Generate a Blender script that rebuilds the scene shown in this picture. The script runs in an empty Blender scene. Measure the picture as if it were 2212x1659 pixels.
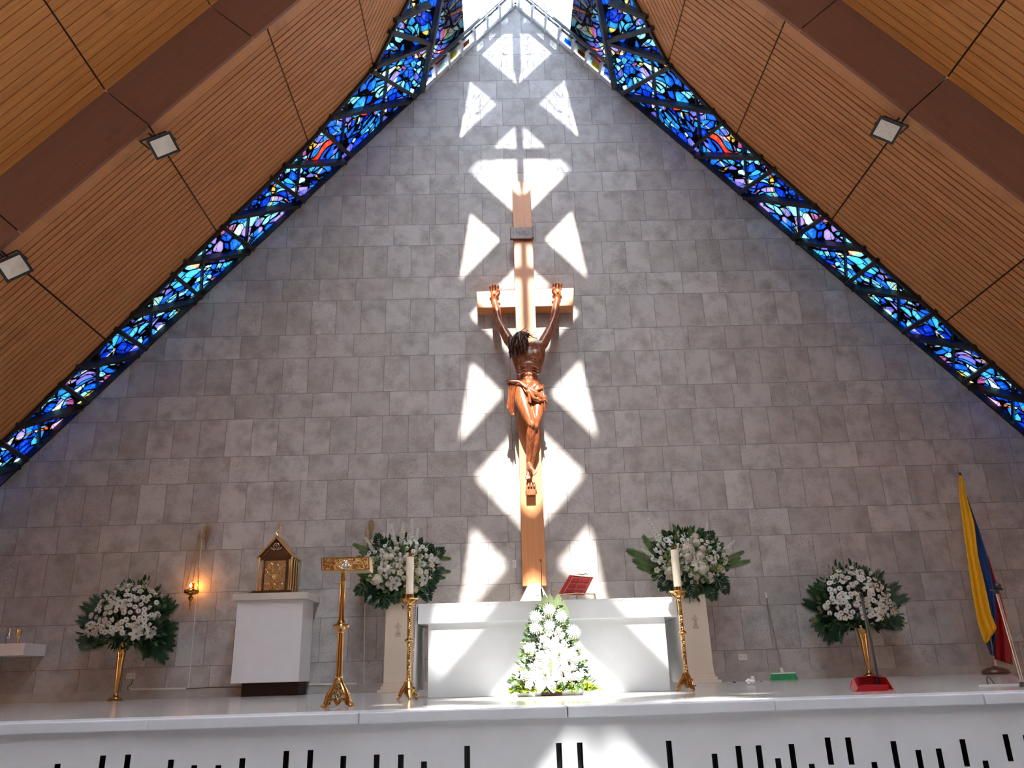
import bpy, bmesh, math, random
from math import sin, cos, tan, pi, radians, atan2, sqrt
from mathutils import Vector, Matrix
random.seed(7)
S = bpy.context.scene
COL = S.collection
R_ = random.random
def U(a, b): return random.uniform(a, b)

# ------------------------------------------------------------------ camera
CAM = Vector((-0.53, -11.862, 0.154))
FPX = 1727.47
yaw, pit, rol = radians(-1.2062), radians(20.0643), radians(-1.7266)
fw = Vector((-sin(yaw)*cos(pit), cos(yaw)*cos(pit), sin(pit)))
r0 = Vector((cos(yaw), sin(yaw), 0)); u0 = r0.cross(fw)
rr = r0*cos(rol) + u0*sin(rol); uu = u0*cos(rol) - r0*sin(rol)
cd = bpy.data.cameras.new('camera'); cam = bpy.data.objects.new('camera', cd); COL.objects.link(cam)
cd.sensor_width = 36.0; cd.lens = FPX/2212*36.0; cd.clip_start = 0.05; cd.clip_end = 200
m = Matrix((rr, uu, -fw)).transposed().to_4x4(); m.translation = CAM
cam.matrix_world = m
S.camera = cam

# ------------------------------------------------------------------ light
S.view_settings.view_transform = 'Standard'; S.view_settings.look = 'None'
S.view_settings.exposure = 0.8; S.view_settings.gamma = 1.0
S.view_settings.use_curve_mapping = False
ELEV = math.atan(0.955)
world = bpy.data.worlds.new('sky'); S.world = world; world.use_nodes = True
bg = world.node_tree.nodes['Background']
bg.inputs[0].default_value = (0.80, 0.90, 1.0, 1); bg.inputs[1].default_value = 22.0
sd = bpy.data.lights.new('sun', 'SUN'); sun = bpy.data.objects.new('sun', sd); COL.objects.link(sun)
sd.energy = 12.0; sd.angle = radians(0.6); sd.color = (1.0, 0.965, 0.90)
sun.rotation_euler = (pi/2 - ELEV, 0, radians(0.28))       # shines towards +y and down
sun.location = (0, -20, 18)
S.cycles.max_bounces = 10; S.cycles.diffuse_bounces = 5; S.cycles.glossy_bounces = 4
S.cycles.transmission_bounces = 6; S.cycles.transparent_max_bounces = 12
S.cycles.sample_clamp_indirect = 6.0
S.cycles.use_denoising = True

# ------------------------------------------------------------------ frames of reference
TH = math.atan(1.145); CT, ST = cos(TH), sin(TH)
APEX = 12.25
def ray(x, y): return rr*((x-1106)/FPX) - uu*((y-829.5)/FPX) + fw
def at(x, y, Y=0.0):
    d = ray(x, y); return CAM + d*((Y-CAM.y)/d.y)
def slope(side, v, y, off=0.0):
    """point on a roof slope: v metres down from the ridge, y along the nave, off metres outwards"""
    return Vector((side*(CT*v + ST*off), y, APEX - ST*v + CT*off))

# ------------------------------------------------------------------ nodes
class NT:
    def __init__(s, name):
        s.mat = bpy.data.materials.new(name); s.mat.use_nodes = True
        s.t = s.mat.node_tree; s.n = s.t.nodes; s.l = s.t.links
        s.b = s.n['Principled BSDF']; s.out = s.n['Material Output']
    def put(s, sock, v):
        if isinstance(v, bpy.types.NodeSocket): s.l.new(v, sock)
        elif isinstance(v, (tuple, list)) and sock.type == 'RGBA' and len(v) == 3: sock.default_value = (*v, 1)
        else: sock.default_value = v
    def m(s, op, a, b=0.0, c=None):
        n = s.n.new('ShaderNodeMath'); n.operation = op
        s.put(n.inputs[0], a); s.put(n.inputs[1], b)
        if c is not None: s.put(n.inputs[2], c)
        return n.outputs[0]
    def coord(s, kind='Object'):
        n = s.n.new('ShaderNodeTexCoord'); return n.outputs[kind]
    def sep(s, v):
        n = s.n.new('ShaderNodeSeparateXYZ'); s.put(n.inputs[0], v); return n.outputs
    def comb(s, x, y, z=0.0):
        n = s.n.new('ShaderNodeCombineXYZ'); s.put(n.inputs[0], x); s.put(n.inputs[1], y); s.put(n.inputs[2], z); return n.outputs[0]
    def vm(s, op, a, b):
        n = s.n.new('ShaderNodeVectorMath'); n.operation = op; s.put(n.inputs[0], a); s.put(n.inputs[1], b); return n.outputs[0]
    def noise(s, v, sc, det=3, rough=0.5, col=False):
        n = s.n.new('ShaderNodeTexNoise'); s.put(n.inputs['Vector'], v); n.inputs['Scale'].default_value = sc
        n.inputs['Detail'].default_value = det; n.inputs['Roughness'].default_value = rough
        return n.outputs['Color' if col else 'Fac']
    def white(s, v, col=False):
        n = s.n.new('ShaderNodeTexWhiteNoise'); n.noise_dimensions = '3D'; s.put(n.inputs['Vector'], v)
        return n.outputs['Color' if col else 'Value']
    def vor(s, v, sc, feat='F1', out='Distance', rnd=1.0):
        n = s.n.new('ShaderNodeTexVoronoi'); n.feature = feat; s.put(n.inputs['Vector'], v); n.inputs['Scale'].default_value = sc
        n.inputs['Randomness'].default_value = rnd
        return n.outputs[out]
    def ramp(s, f, stops, interp='LINEAR'):
        n = s.n.new('ShaderNodeValToRGB'); s.put(n.inputs[0], f); e = n.color_ramp; e.interpolation = interp
        while len(e.elements) < len(stops): e.elements.new(0.5)
        for k, (p, c) in enumerate(stops):
            e.elements[k].position = p
            if not isinstance(c, (tuple, list)): c = (c, c, c)
            e.elements[k].color = (*c, 1)
        return n.outputs[0]
    def mix(s, f, a, b, mode='MIX'):
        n = s.n.new('ShaderNodeMix'); n.data_type = 'RGBA'; n.blend_type = mode
        s.put(n.inputs[0], f); s.put(n.inputs[6], a); s.put(n.inputs[7], b); return n.outputs[2]
    def bump(s, h, dist=0.01, st=0.5):
        n = s.n.new('ShaderNodeBump'); n.inputs['Distance'].default_value = dist; n.inputs['Strength'].default_value = st
        s.put(n.inputs['Height'], h); s.l.new(n.outputs[0], s.b.inputs['Normal'])
    def set(s, **k):
        for a, v in k.items():
            s.put(s.b.inputs[{'color': 'Base Color', 'rough': 'Roughness', 'metal': 'Metallic', 'spec': 'Specular IOR Level', 'coat': 'Coat Weight', 'coatr': 'Coat Roughness', 'trans': 'Transmission Weight', 'sheen': 'Sheen Weight', 'emit': 'Emission Color', 'emits': 'Emission Strength', 'alpha': 'Alpha'}[a]], v)
        return s

def plain(name, col, rough=0.5, metal=0.0, var=0.12, sc=6.0, bump=0.0, bsc=60.0, **k):
    t = NT(name); o = t.coord()
    n = t.noise(o, sc, 4)
    c0 = tuple(c*(1-var) for c in col); c1 = tuple(min(1, c*(1+var)) for c in col)
    t.set(color=t.ramp(n, [(0.3, c0), (0.7, c1)]), rough=rough, metal=metal, **k)
    if bump: t.bump(t.noise(o, bsc, 3), 0.004, bump)
    return t.mat

MAT = {}
# travertine wall tiles: courses alternate 60 and 40 cm, 40 cm wide in the tall ones, 60 cm in the low ones
def tile_wall():
    t = NT('travertine_tiles'); x, y, z = t.sep(t.coord())
    zz = t.m('SUBTRACT', z, 0.41 - 20)
    row = t.m('FLOOR', zz); fr = t.m('FRACT', zz)
    tall = t.m('LESS_THAN', fr, 0.6)
    wid = t.m('SUBTRACT', 0.6, t.m('MULTIPLY', tall, 0.2))
    offx = t.m('SUBTRACT', -0.403, t.m('MULTIPLY', tall, -0.1))
    cx_ = t.m('DIVIDE', t.m('SUBTRACT', x, offx), wid)
    ci = t.m('FLOOR', cx_); cf = t.m('FRACT', cx_)
    dx = t.m('MULTIPLY', t.m('MINIMUM', cf, t.m('SUBTRACT', 1.0, cf)), wid)
    d1 = t.m('ABSOLUTE', t.m('SUBTRACT', fr, 0.6)); d2 = t.m('MINIMUM', fr, t.m('SUBTRACT', 1.0, fr))
    dz = t.m('MINIMUM', d1, d2)
    o = t.coord(); w = t.noise(o, 9, 3)
    d = t.m('ADD', t.m('MINIMUM', dx, dz), t.m('MULTIPLY', t.m('SUBTRACT', w, 0.5), 0.006))
    joint = t.m('LESS_THAN', d, 0.0045)
    cid = t.comb(ci, t.m('ADD', row, t.m('MULTIPLY', tall, 0.5)), 3.3)
    rnd = t.white(cid); rnd2 = t.white(t.vm('ADD', cid, (7.7, 1.3, 0)))
    sh = t.vm('ADD', o, t.vm('MULTIPLY', t.white(cid, True), (30, 30, 30)))
    # base tone per tile
    base = t.ramp(rnd, [(0.0, (0.40, 0.365, 0.345)), (0.45, (0.44, 0.405, 0.385)), (0.75, (0.465, 0.43, 0.41)), (1.0, (0.52, 0.49, 0.47))])
    cl = t.noise(sh, 3.5, 5, 0.6)
    base = t.mix(t.ramp(cl, [(0.42, 0.0), (0.75, 1.0)]), base, (0.27, 0.235, 0.215))
    # pits, crowded in patches
    patch = t.noise(sh, 4.5, 3, 0.6)
    sq = t.vm('MULTIPLY', sh, (1.0, 1.0, 1.25))
    p1 = t.noise(sq, 62, 2, 0.5)
    th_ = t.m('SUBTRACT', 0.685, t.m('MULTIPLY', patch, t.m('MULTIPLY', rnd2, 0.15)))
    pit_ = t.m('GREATER_THAN', p1, th_)
    col = t.mix(t.m('MULTIPLY', pit_, 0.48), base, (0.10, 0.085, 0.08))
    v = t.vor(sh, 38); dots = t.m('LESS_THAN', v, 0.13)
    col = t.mix(t.m('MULTIPLY', dots, 0.55), col, (0.12, 0.10, 0.09))
    col = t.mix(t.m('MULTIPLY', joint, 0.62), col, (0.10, 0.085, 0.075))
    t.set(color=col, rough=0.62, spec=0.35)
    h = t.m('SUBTRACT', 1.0, t.m('MAXIMUM', joint, t.m('MULTIPLY', pit_, 0.5)))
    t.bump(h, 0.006, 0.6)
    return t.mat
MAT['wall'] = tile_wall()

def plank_wood(name, c0, c1, c2):
    t = NT(name); u, v, w = t.sep(t.coord('UV'))
    o = t.comb(t.m('MULTIPLY', u, 0.5), t.m('MULTIPLY', v, 14.0), 0)
    n = t.noise(o, 2.2, 5, 0.6)
    pl = t.white(t.comb(t.m('FLOOR', t.m('MULTIPLY', v, 10.0)), t.m('FLOOR', t.m('MULTIPLY', u, 0.45)), 1))
    base = t.ramp(n, [(0.25, c0), (0.5, c1), (0.8, c2)])
    base = t.mix(t.m('MULTIPLY', pl, 0.45), base, c0)
    st = t.noise(t.comb(u, v, 0), 1.1, 4, 0.7)
    base = t.mix(t.ramp(st, [(0.6, 0.0), (0.78, 0.5)]), base, tuple(c*0.35 for c in c0))
    t.set(color=base, rough=0.36, spec=0.45)
    t.bump(n, 0.002, 0.4)
    return t.mat
MAT['plank'] = plank_wood('varnished_planks', (0.44, 0.175, 0.055), (0.60, 0.275, 0.10), (0.70, 0.35, 0.145))
MAT['plank2'] = plank_wood('brightened_golden_planks', (0.50, 0.20, 0.055), (0.68, 0.30, 0.085), (0.78, 0.37, 0.12))  # golden tone, colour raised where the outer slope receives less light
MAT['beam'] = plank_wood('plain_beam_cladding', (0.24, 0.11, 0.07), (0.275, 0.125, 0.08), (0.31, 0.145, 0.092))
MAT['board'] = plank_wood('smooth_border_board', (0.56, 0.26, 0.10), (0.60, 0.29, 0.12), (0.64, 0.31, 0.135))
MAT['gap'] = plain('dark_shadow_gap', (0.035, 0.016, 0.01), 0.9)
MAT['black'] = plain('black_steel', (0.018, 0.018, 0.022), 0.42, 0.0)
MAT['grey_steel'] = plain('grey_painted_steel', (0.05, 0.05, 0.055), 0.45)
MAT['white_steel'] = plain('pale_painted_steel', (0.55, 0.55, 0.54), 0.5)

def stained(name, clear):
    t = NT(name); u, v, w = t.sep(t.coord('UV'))
    p = t.comb(u, v, 0)
    warp = t.vm('SUBTRACT', t.noise(p, 0.9, 2, 0.5, True), (0.5, 0.5, 0.5))
    pw = t.vm('ADD', p, t.vm('MULTIPLY', warp, (0.9, 0.9, 0)))
    # pieces stretched along a direction that wanders
    q = t.vm('MULTIPLY', pw, (4.0, 7.4, 1))
    x2, y2, _ = t.sep(pw)
    q2 = t.comb(t.m('ADD', t.m('MULTIPLY', x2, 5.6), t.m('MULTIPLY', y2, 4.6)), t.m('SUBTRACT', t.m('MULTIPLY', y2, 4.0), t.m('MULTIPLY', x2, 1.6)), 0)
    zone = t.m('GREATER_THAN', t.noise(p, 0.55, 1), 0.5)
    qq = t.mix(zone, q, q2)
    de = t.vor(qq, 1.0, 'DISTANCE_TO_EDGE', 'Distance', 0.85)
    cc = t.vor(qq, 1.0, 'F1', 'Color', 0.85)
    r, g, b = t.sep(cc)
    pal = [(0.0, (0.008, 0.09, 0.50)), (0.14, (0.015, 0.19, 0.75)), (0.27, (0.07, 0.34, 0.66)), (0.38, (0.16, 0.50, 0.66)),
           (0.49, (0.38, 0.66, 0.74)), (0.61, (0.28, 0.26, 0.62)), (0.71, (0.46, 0.36, 0.64)), (0.78, (0.05, 0.24, 0.62)),
           (0.885, (0.62, 0.78, 0.74)), (0.93, (0.50, 0.20, 0.36)), (0.965, (0.80, 0.66, 0.30)), (0.985, (0.80, 0.12, 0.05))]
    band_n = t.m('ADD', r, t.m('MULTIPLY', t.m('SUBTRACT', t.noise(p, 0.8, 1), 0.5), 0.35))
    col = t.ramp(band_n, pal, 'CONSTANT')
    # long ribbons of small warm pieces that wander down the window
    rib = t.m('ABSOLUTE', t.m('SUBTRACT', t.noise(t.vm('MULTIPLY', p, (0.35, 1.0, 1)), 1.1, 1, 0.4), 0.5))
    ribm = t.m('LESS_THAN', rib, 0.008)
    col = t.mix(ribm, col, t.ramp(g, [(0.0, (0.75, 0.55, 0.16)), (0.45, (0.85, 0.74, 0.45)), (0.75, (0.70, 0.22, 0.08)), (0.9, (0.72, 0.48, 0.60))], 'CONSTANT'))
    # chipped glass: lighter heart, mottled
    mott = t.noise(p, 16, 3, 0.6)
    hot = t.m('MULTIPLY', t.ramp(de, [(0.05, 0.0), (0.28, 1.0)]), t.ramp(mott, [(0.42, 0.0), (0.62, 0.8)]))
    col = t.mix(t.m('MULTIPLY', hot, 0.45), col, t.mix(0.5, col, (0.7, 0.95, 1.0)))
    # black matrix between the pieces plus thin leads
    lead = t.m('LESS_THAN', de, t.m('ADD', 0.04, t.m('MULTIPLY', b, 0.05)))
    l2 = t.vor(t.vm('MULTIPLY', pw, (7.5, 2.6, 1)), 1.0, 'DISTANCE_TO_EDGE', 'Distance', 1.0)
    lead = t.m('MAXIMUM', lead, t.m('LESS_THAN', l2, 0.022))
    br = t.m('LESS_THAN', t.m('ABSOLUTE', t.m('SUBTRACT', rib, 0.0095)), 0.0018)
    lead = t.m('MAXIMUM', lead, br)
    t.n.remove(t.b)
    tr = t.n.new('ShaderNodeBsdfTranslucent'); tp = t.n.new('ShaderNodeBsdfTransparent')
    gl = t.n.new('ShaderNodeBsdfGlossy'); gl.inputs['Roughness'].default_value = 0.12; gl.inputs['Color'].default_value = (1, 1, 1, 1)
    df = t.n.new('ShaderNodeBsdfDiffuse'); df.inputs['Color'].default_value = (0.012, 0.012, 0.014, 1)
    if clear:
        pale = t.mix(0.82, col, (0.93, 0.96, 1.0))
        t.put(tp.inputs[0], pale); t.put(tr.inputs[0], pale)
        a = t.n.new('ShaderNodeMixShader'); a.inputs[0].default_value = 0.10
        t.l.new(tp.outputs[0], a.inputs[1]); t.l.new(tr.outputs[0], a.inputs[2])
        leadf = t.m('MULTIPLY', t.m('MAXIMUM', t.m('LESS_THAN', de, 0.016), t.m('LESS_THAN', l2, 0.010)), 0.85)
    else:
        col = t.mix(1.0, col, (0.34, 0.34, 0.33), 'MULTIPLY'); t.put(tr.inputs[0], col); t.put(tp.inputs[0], t.mix(1.0, col, (0.5, 0.5, 0.5), 'MULTIPLY'))
        a = t.n.new('ShaderNodeMixShader'); a.inputs[0].default_value = 0.04
        t.l.new(tr.outputs[0], a.inputs[1]); t.l.new(tp.outputs[0], a.inputs[2])
        leadf = lead
    a2 = t.n.new('ShaderNodeMixShader'); a2.inputs[0].default_value = 0.05
    t.l.new(a.outputs[0], a2.inputs[1]); t.l.new(gl.outputs[0], a2.inputs[2])
    a3 = t.n.new('ShaderNodeMixShader'); t.put(a3.inputs[0], leadf)
    t.l.new(a2.outputs[0], a3.inputs[1]); t.l.new(df.outputs[0], a3.inputs[2])
    t.l.new(a3.outputs[0], t.out.inputs[0])
    return t.mat
MAT['stained'] = stained('stained_glass', False)
MAT['clear'] = stained('pale_ridge_glass', True)
def warm_glass(name, c):
    t = NT(name); t.n.remove(t.b)
    tr = t.n.new('ShaderNodeBsdfTranslucent'); t.put(tr.inputs[0], t.ramp(t.noise(t.coord(), 14, 3), [(0.35, tuple(k*0.55 for k in c)), (0.65, c)]))
    t.l.new(tr.outputs[0], t.out.inputs[0]); return t.mat
MAT['gl_yellow'] = warm_glass('yellow_glass', (0.75, 0.60, 0.08)); MAT['gl_brown'] = warm_glass('brown_glass', (0.36, 0.17, 0.08))
MAT['gl_blue'] = warm_glass('blue_glass', (0.03, 0.25, 0.8)); MAT['gl_white'] = warm_glass('white_glass', (0.85, 0.88, 0.85))

def floor_stone():
    t = NT('polished_platform_stone'); o = t.coord(); x, y, z = t.sep(o)
    n = t.noise(o, 1.3, 5, 0.6)
    fx = t.m('FRACT', t.m('DIVIDE', t.m('ADD', x, 50), 1.2)); fy = t.m('FRACT', t.m('DIVIDE', t.m('ADD', y, 50), 0.9))
    j = t.m('MAXIMUM', t.m('LESS_THAN', fx, 0.004), t.m('LESS_THAN', fy, 0.006))
    c = t.ramp(n, [(0.3, (0.46, 0.45, 0.43)), (0.7, (0.56, 0.55, 0.53))])
    c = t.mix(t.m('MULTIPLY', j, 0.5), c, (0.2, 0.19, 0.18))
    t.set(color=c, rough=0.14, spec=0.5); return t.mat
MAT['stage'] = floor_stone()
MAT['white'] = plain('white_painted_board', (0.78, 0.81, 0.84), 0.38, var=0.03)
MAT['quartz'] = plain('white_quartz_slab', (0.77, 0.80, 0.85), 0.22, var=0.04, sc=3)
MAT['nave'] = plain('nave_floor_tiles', (0.30, 0.30, 0.30), 0.35, var=0.1)
MAT['slot'] = plain('black_recess', (0.012, 0.012, 0.014), 0.35)

# ------------------------------------------------------------------ meshes
LOC = {}
class MB:
    def __init__(s): s.v = []; s.f = []; s.uv = {}; s.mi = []; s.cur = 0
    def vert(s, p): s.v.append(tuple(p)); return len(s.v)-1
    def face(s, idx, uv=None):
        s.f.append(tuple(idx)); s.mi.append(s.cur)
        if uv: s.uv[len(s.f)-1] = uv
    def poly(s, pts, uv=None): s.face([s.vert(p) for p in pts], uv)
    def box(s, x0, x1, y0, y1, z0, z1):
        s.hexa([Vector((x, y, z)) for z in (z0, z1) for x, y in ((x0, y0), (x1, y0), (x1, y1), (x0, y1))])
    def hexa(s, p, uvs=None):
        i = [s.vert(q) for q in p]
        F = [(0,3,2,1),(4,5,6,7),(0,1,5,4),(1,2,6,5),(2,3,7,6),(3,0,4,7)]
        for f in F: s.face([i[k] for k in f], [uvs[k] for k in f] if uvs else None)
    def obox(s, c, ax, half):
        c = Vector(c); a, b, d = [Vector(k) for k in ax]
        s.hexa([c + a*(sx*half[0]) + b*(sy*half[1]) + d*(sz*half[2]) for sz in (-1,1) for sx, sy in ((-1,-1),(1,-1),(1,1),(-1,1))])
    def prism(s, pts, d):
        """flat polygon pts extruded by vector d"""
        d = Vector(d); a = [s.vert(p) for p in pts]; b = [s.vert(Vector(p)+d) for p in pts]
        n = len(pts); s.face(a[::-1]); s.face(b)
        for k in range(n): s.face((a[k], a[(k+1)%n], b[(k+1)%n], b[k]))
    def bar(s, p, q, w, h, up=(0,0,1)):
        p, q = Vector(p), Vector(q); d = (q-p); L = d.length; d.normalize()
        x = d.cross(Vector(up))
        if x.length < 1e-4: x = d.cross(Vector((1,0,0)))
        x.normalize(); y = x.cross(d).normalized()
        s.obox((p+q)/2, (d, x, y), (L/2, w/2, h/2))
    def tube(s, pts, rad, n=8, cap=True, tw=0.0, lob=0, lamp=0.0):
        pts = [Vector(p) for p in pts]; N = len(pts)
        if not isinstance(rad, (list, tuple)): rad = [rad]*N
        prev = None; rings = []
        for k, p in enumerate(pts):
            t = (pts[min(k+1, N-1)] - pts[max(k-1, 0)]).normalized()
            if prev is None:
                a = t.cross(Vector((0.13, 0.31, 0.94)))
                if a.length < 0.05: a = t.cross(Vector((1, 0, 0)))
            else: a = prev - t*prev.dot(t)
            a.normalize(); b = t.cross(a); prev = a
            ring = []
            for j in range(n):
                th = 2*pi*j/n + tw*k; r = rad[k]*(1 + (lamp*cos(lob*2*pi*j/n) if lob else 0))
                ring.append(s.vert(p + a*(r*cos(th)) + b*(r*sin(th))))
            rings.append(ring)
        for k in range(N-1):
            for j in range(n): s.face((rings[k][j], rings[k][(j+1)%n], rings[k+1][(j+1)%n], rings[k+1][j]))
        if cap: s.face(rings[0][::-1]); s.face(rings[-1])
    def lathe(s, prof, n=20, c=(0,0,0), mod=None):
        c = Vector(c); rings = []
        for k, (r, z) in enumerate(prof):
            ring = []
            for j in range(n):
                th = 2*pi*j/n; q = r*(mod(th, k) if mod else 1)
                ring.append(s.vert(c + Vector((q*cos(th), q*sin(th), z))))
            rings.append(ring)
        for k in range(len(prof)-1):
            for j in range(n): s.face((rings[k][j], rings[k][(j+1)%n], rings[k+1][(j+1)%n], rings[k+1][j]))
        s.face(rings[0][::-1]); s.face(rings[-1])
    def ell(s, c, r, axes=None, nu=12, nv=8):
        c = Vector(c); ax = axes or (Vector((1,0,0)), Vector((0,1,0)), Vector((0,0,1)))
        if not isinstance(r, (tuple, list)): r = (r, r, r)
        rings = []
        top = s.vert(c + ax[2]*r[2]); bot = s.vert(c - ax[2]*r[2])
        for i in range(1, nv):
            ph = pi*i/nv; ring = []
            for j in range(nu):
                th = 2*pi*j/nu
                ring.append(s.vert(c + ax[0]*(r[0]*sin(ph)*cos(th)) + ax[1]*(r[1]*sin(ph)*sin(th)) + ax[2]*(r[2]*cos(ph))))
            rings.append(ring)
        for j in range(nu): s.face((top, rings[0][j], rings[0][(j+1)%nu])); s.face((bot, rings[-1][(j+1)%nu], rings[-1][j]))
        for i in range(nv-2):
            for j in range(nu): s.face((rings[i][j], rings[i+1][j], rings[i+1][(j+1)%nu], rings[i][(j+1)%nu]))
    def mesh(s, name, mats, off=Vector((0,0,0)), smooth=35):
        me = bpy.data.meshes.new(name)
        me.from_pydata([tuple(Vector(p)-off) for p in s.v], [], s.f)
        for q in (mats if isinstance(mats, (list, tuple)) else [mats]): me.materials.append(MAT[q] if isinstance(q, str) else q)
        me.polygons.foreach_set('material_index', s.mi)
        if s.uv:
            ul = me.uv_layers.new(name='UVMap')
            for fi, uv in s.uv.items():
                for k, li in enumerate(me.polygons[fi].loop_indices): ul.data[li].uv = uv[k]
        bm = bmesh.new(); bm.from_mesh(me)
        if not s.uv: bmesh.ops.recalc_face_normals(bm, faces=bm.faces)
        bm.to_mesh(me); bm.free()
        if smooth:
            me.polygons.foreach_set('use_smooth', [True]*len(me.polygons))
            me.set_sharp_from_angle(angle=radians(smooth))
        me.update(); return me
    def build(s, name, mats, parent=None, world=True, smooth=35, bevel=0.0):
        off = LOC.get(parent.name, Vector((0,0,0))) if (parent and world) else Vector((0,0,0))
        o = bpy.data.objects.new(name, s.mesh(name, mats, off, smooth)); COL.objects.link(o)
        if parent: o.parent = parent; LOC[o.name] = LOC.get(parent.name, Vector((0,0,0)))
        else: LOC[o.name] = Vector((0,0,0))
        if bevel:
            b = o.modifiers.new('bevel', 'BEVEL'); b.width = bevel; b.segments = 2; b.limit_method = 'ANGLE'; b.angle_limit = radians(40)
        return o
def tag(o, label=None, cat=None, group=None, kind=None):
    if label: o['label'] = label
    if cat: o['category'] = cat
    if group: o['group'] = group
    if kind: o['kind'] = kind
    return o
def thing(name, loc, label=None, cat=None, group=None, kind=None):
    o = bpy.data.objects.new(name, None); COL.objects.link(o); o.location = loc; o.empty_display_size = 0.1
    LOC[o.name] = Vector(loc); return tag(o, label, cat, group, kind)
def struct(mb, name, mats, label=None, parent=None, **k):
    o = mb.build(name, mats, parent, **k)
    if not parent: o['kind'] = 'structure'
    if label: o['label'] = label
    return o
def copy_tree(o, parent=None):
    c = o.copy(); COL.objects.link(c)
    if parent: c.parent = parent
    for ch in o.children: copy_tree(ch, c)
    return c
def inst(src, parent, loc, rot=(0,0,0), sc=1.0, name=None):
    """a copy of a part under another thing; loc is local to the thing"""
    c = src.copy(); COL.objects.link(c); c.parent = parent; c.location = loc; c.rotation_euler = rot
    c.scale = (sc, sc, sc) if not isinstance(sc, (tuple, list)) else sc
    if name: c.name = name
    return c

# ------------------------------------------------------------------ structure
ZF = -1.35
# end wall
b = MB()
zt = lambda x: APEX - 1.145*abs(x)
xe = (APEX-ZF)/1.145
b.prism([(-xe, 0, ZF), (xe, 0, ZF), (0, 0, APEX)], (0, 0.3, 0))
struct(b, 'wall_back', 'wall', 'grey travertine tiled gable wall behind the altar', smooth=0)
# platform, its nosing slabs and riser
YE = -7.40
b = MB(); b.box(-xe+1.1, xe-1.1, YE+0.35, 0, ZF, 0.0)
struct(b, 'floor', 'stage', 'polished pale stone floor of the raised platform', smooth=0)
xs = [-9.5, at(-340, 1590, YE).x, at(320, 1548, YE).x, at(775, 1540, YE).x, at(1225, 1522, YE).x, at(1672, 1513, YE).x, at(2125, 1503, YE).x, 9.5]
for k in range(len(xs)-1):
    b = MB(); b.box(xs[k]+0.002, xs[k+1]-0.002, YE-0.012*(k % 2 == 0), YE+0.35, -0.055, 0.0)
    struct(b, 'trim_%d' % (k+1), 'quartz', ['far left', 'left', 'second visible from left', 'third', 'fourth', 'fifth', 'right'][k] + ' white nosing slab on the platform edge', bevel=0.006, smooth=0)
# riser with slots
slots = [(125,1650),(223,1632),(277,1630),(370,1641),(420,1653),(472,1653),(524,1638),(619,1622),(671,1620),(742,1633),(814,1630),(866,1630),(916,1645),(1009,1611),(1207,1605),(1252,1604),(1444,1600),(1543,1628),(1594,1611),(1638,1610),(1680,1638),(1709,1607),(1753,1650),(1787,1593),(1831,1593),(1888,1646),(1929,1601),(1983,1620),(2027,1617),(2078,1597),(2128,1643),(2171,1586),(2215,1588),(60,1668),(-10,1640),(-62,1652),(2262,1630)]
YR = YE + 0.035
cols = []
for sx, sy in slots:
    p = at(sx, sy, YR); cols.append((p.x-0.0145, p.x+0.0145, p.z, p.z-0.128))
cols.sort(); b = MB(); x = -9.5; zb = -0.055
for a, c_, z1, z0 in cols:
    b.cur = 0
    b.poly([(x, YR, ZF), (a, YR, ZF), (a, YR, zb), (x, YR, zb)])
    b.poly([(a, YR, z1), (c_, YR, z1), (c_, YR, zb), (a, YR, zb)])
    b.poly([(a, YR, ZF), (c_, YR, ZF), (c_, YR, z0), (a, YR, z0)])
    b.cur = 1; yb = YR+0.10
    b.poly([(a, YR, z0), (a, yb, z0), (a, yb, z1), (a, YR, z1)]); b.poly([(c_, YR, z0), (c_, YR, z1), (c_, yb, z1), (c_, yb, z0)])
    b.poly([(a, YR, z1), (a, yb, z1), (c_, yb, z1), (c_, YR, z1)]); b.poly([(a, YR, z0), (c_, YR, z0), (c_, yb, z0), (a, yb, z0)])
    b.poly([(a, yb, z0), (c_, yb, z0), (c_, yb, z1), (a, yb, z1)])
    x = c_
b.cur = 0; b.poly([(x, YR, ZF), (9.5, YR, ZF), (9.5, YR, zb), (x, YR, zb)])
b.poly([(-9.5, YR+0.12, ZF), (-9.5, YR+0.12, zb), (9.5, YR+0.12, zb), (9.5, YR+0.12, ZF)])
struct(b, 'wall_front', ['white', 'slot'], 'white platform riser with scattered narrow black slots', smooth=0)
b = MB(); b.box(-xe-2, xe+2, -30, YR+0.1, ZF-0.2, ZF)
struct(b, 'floor_nave', 'nave', 'floor of the nave in front of the platform', smooth=0)
b = MB(); b.box(-xe+1.3, xe-1.3, -0.012, 0, 0.0, 0.115)
struct(b, 'baseboard_back', plain('pale_stone_skirting', (0.38, 0.35, 0.33), 0.35), smooth=0)

# far end of the nave, behind the camera, closed to cut daylight from behind
b = MB()
b.box(-xe-2, -5, -30.3, -30, ZF, APEX+1.4); b.box(5, xe+2, -30.3, -30, ZF, APEX+1.4); b.box(-5, 5, -30.3, -30, ZF, APEX+1.4)
struct(b, 'wall_rear', 'white', 'white end wall at the unseen far end of the nave, closed to cut daylight', smooth=0)

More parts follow.
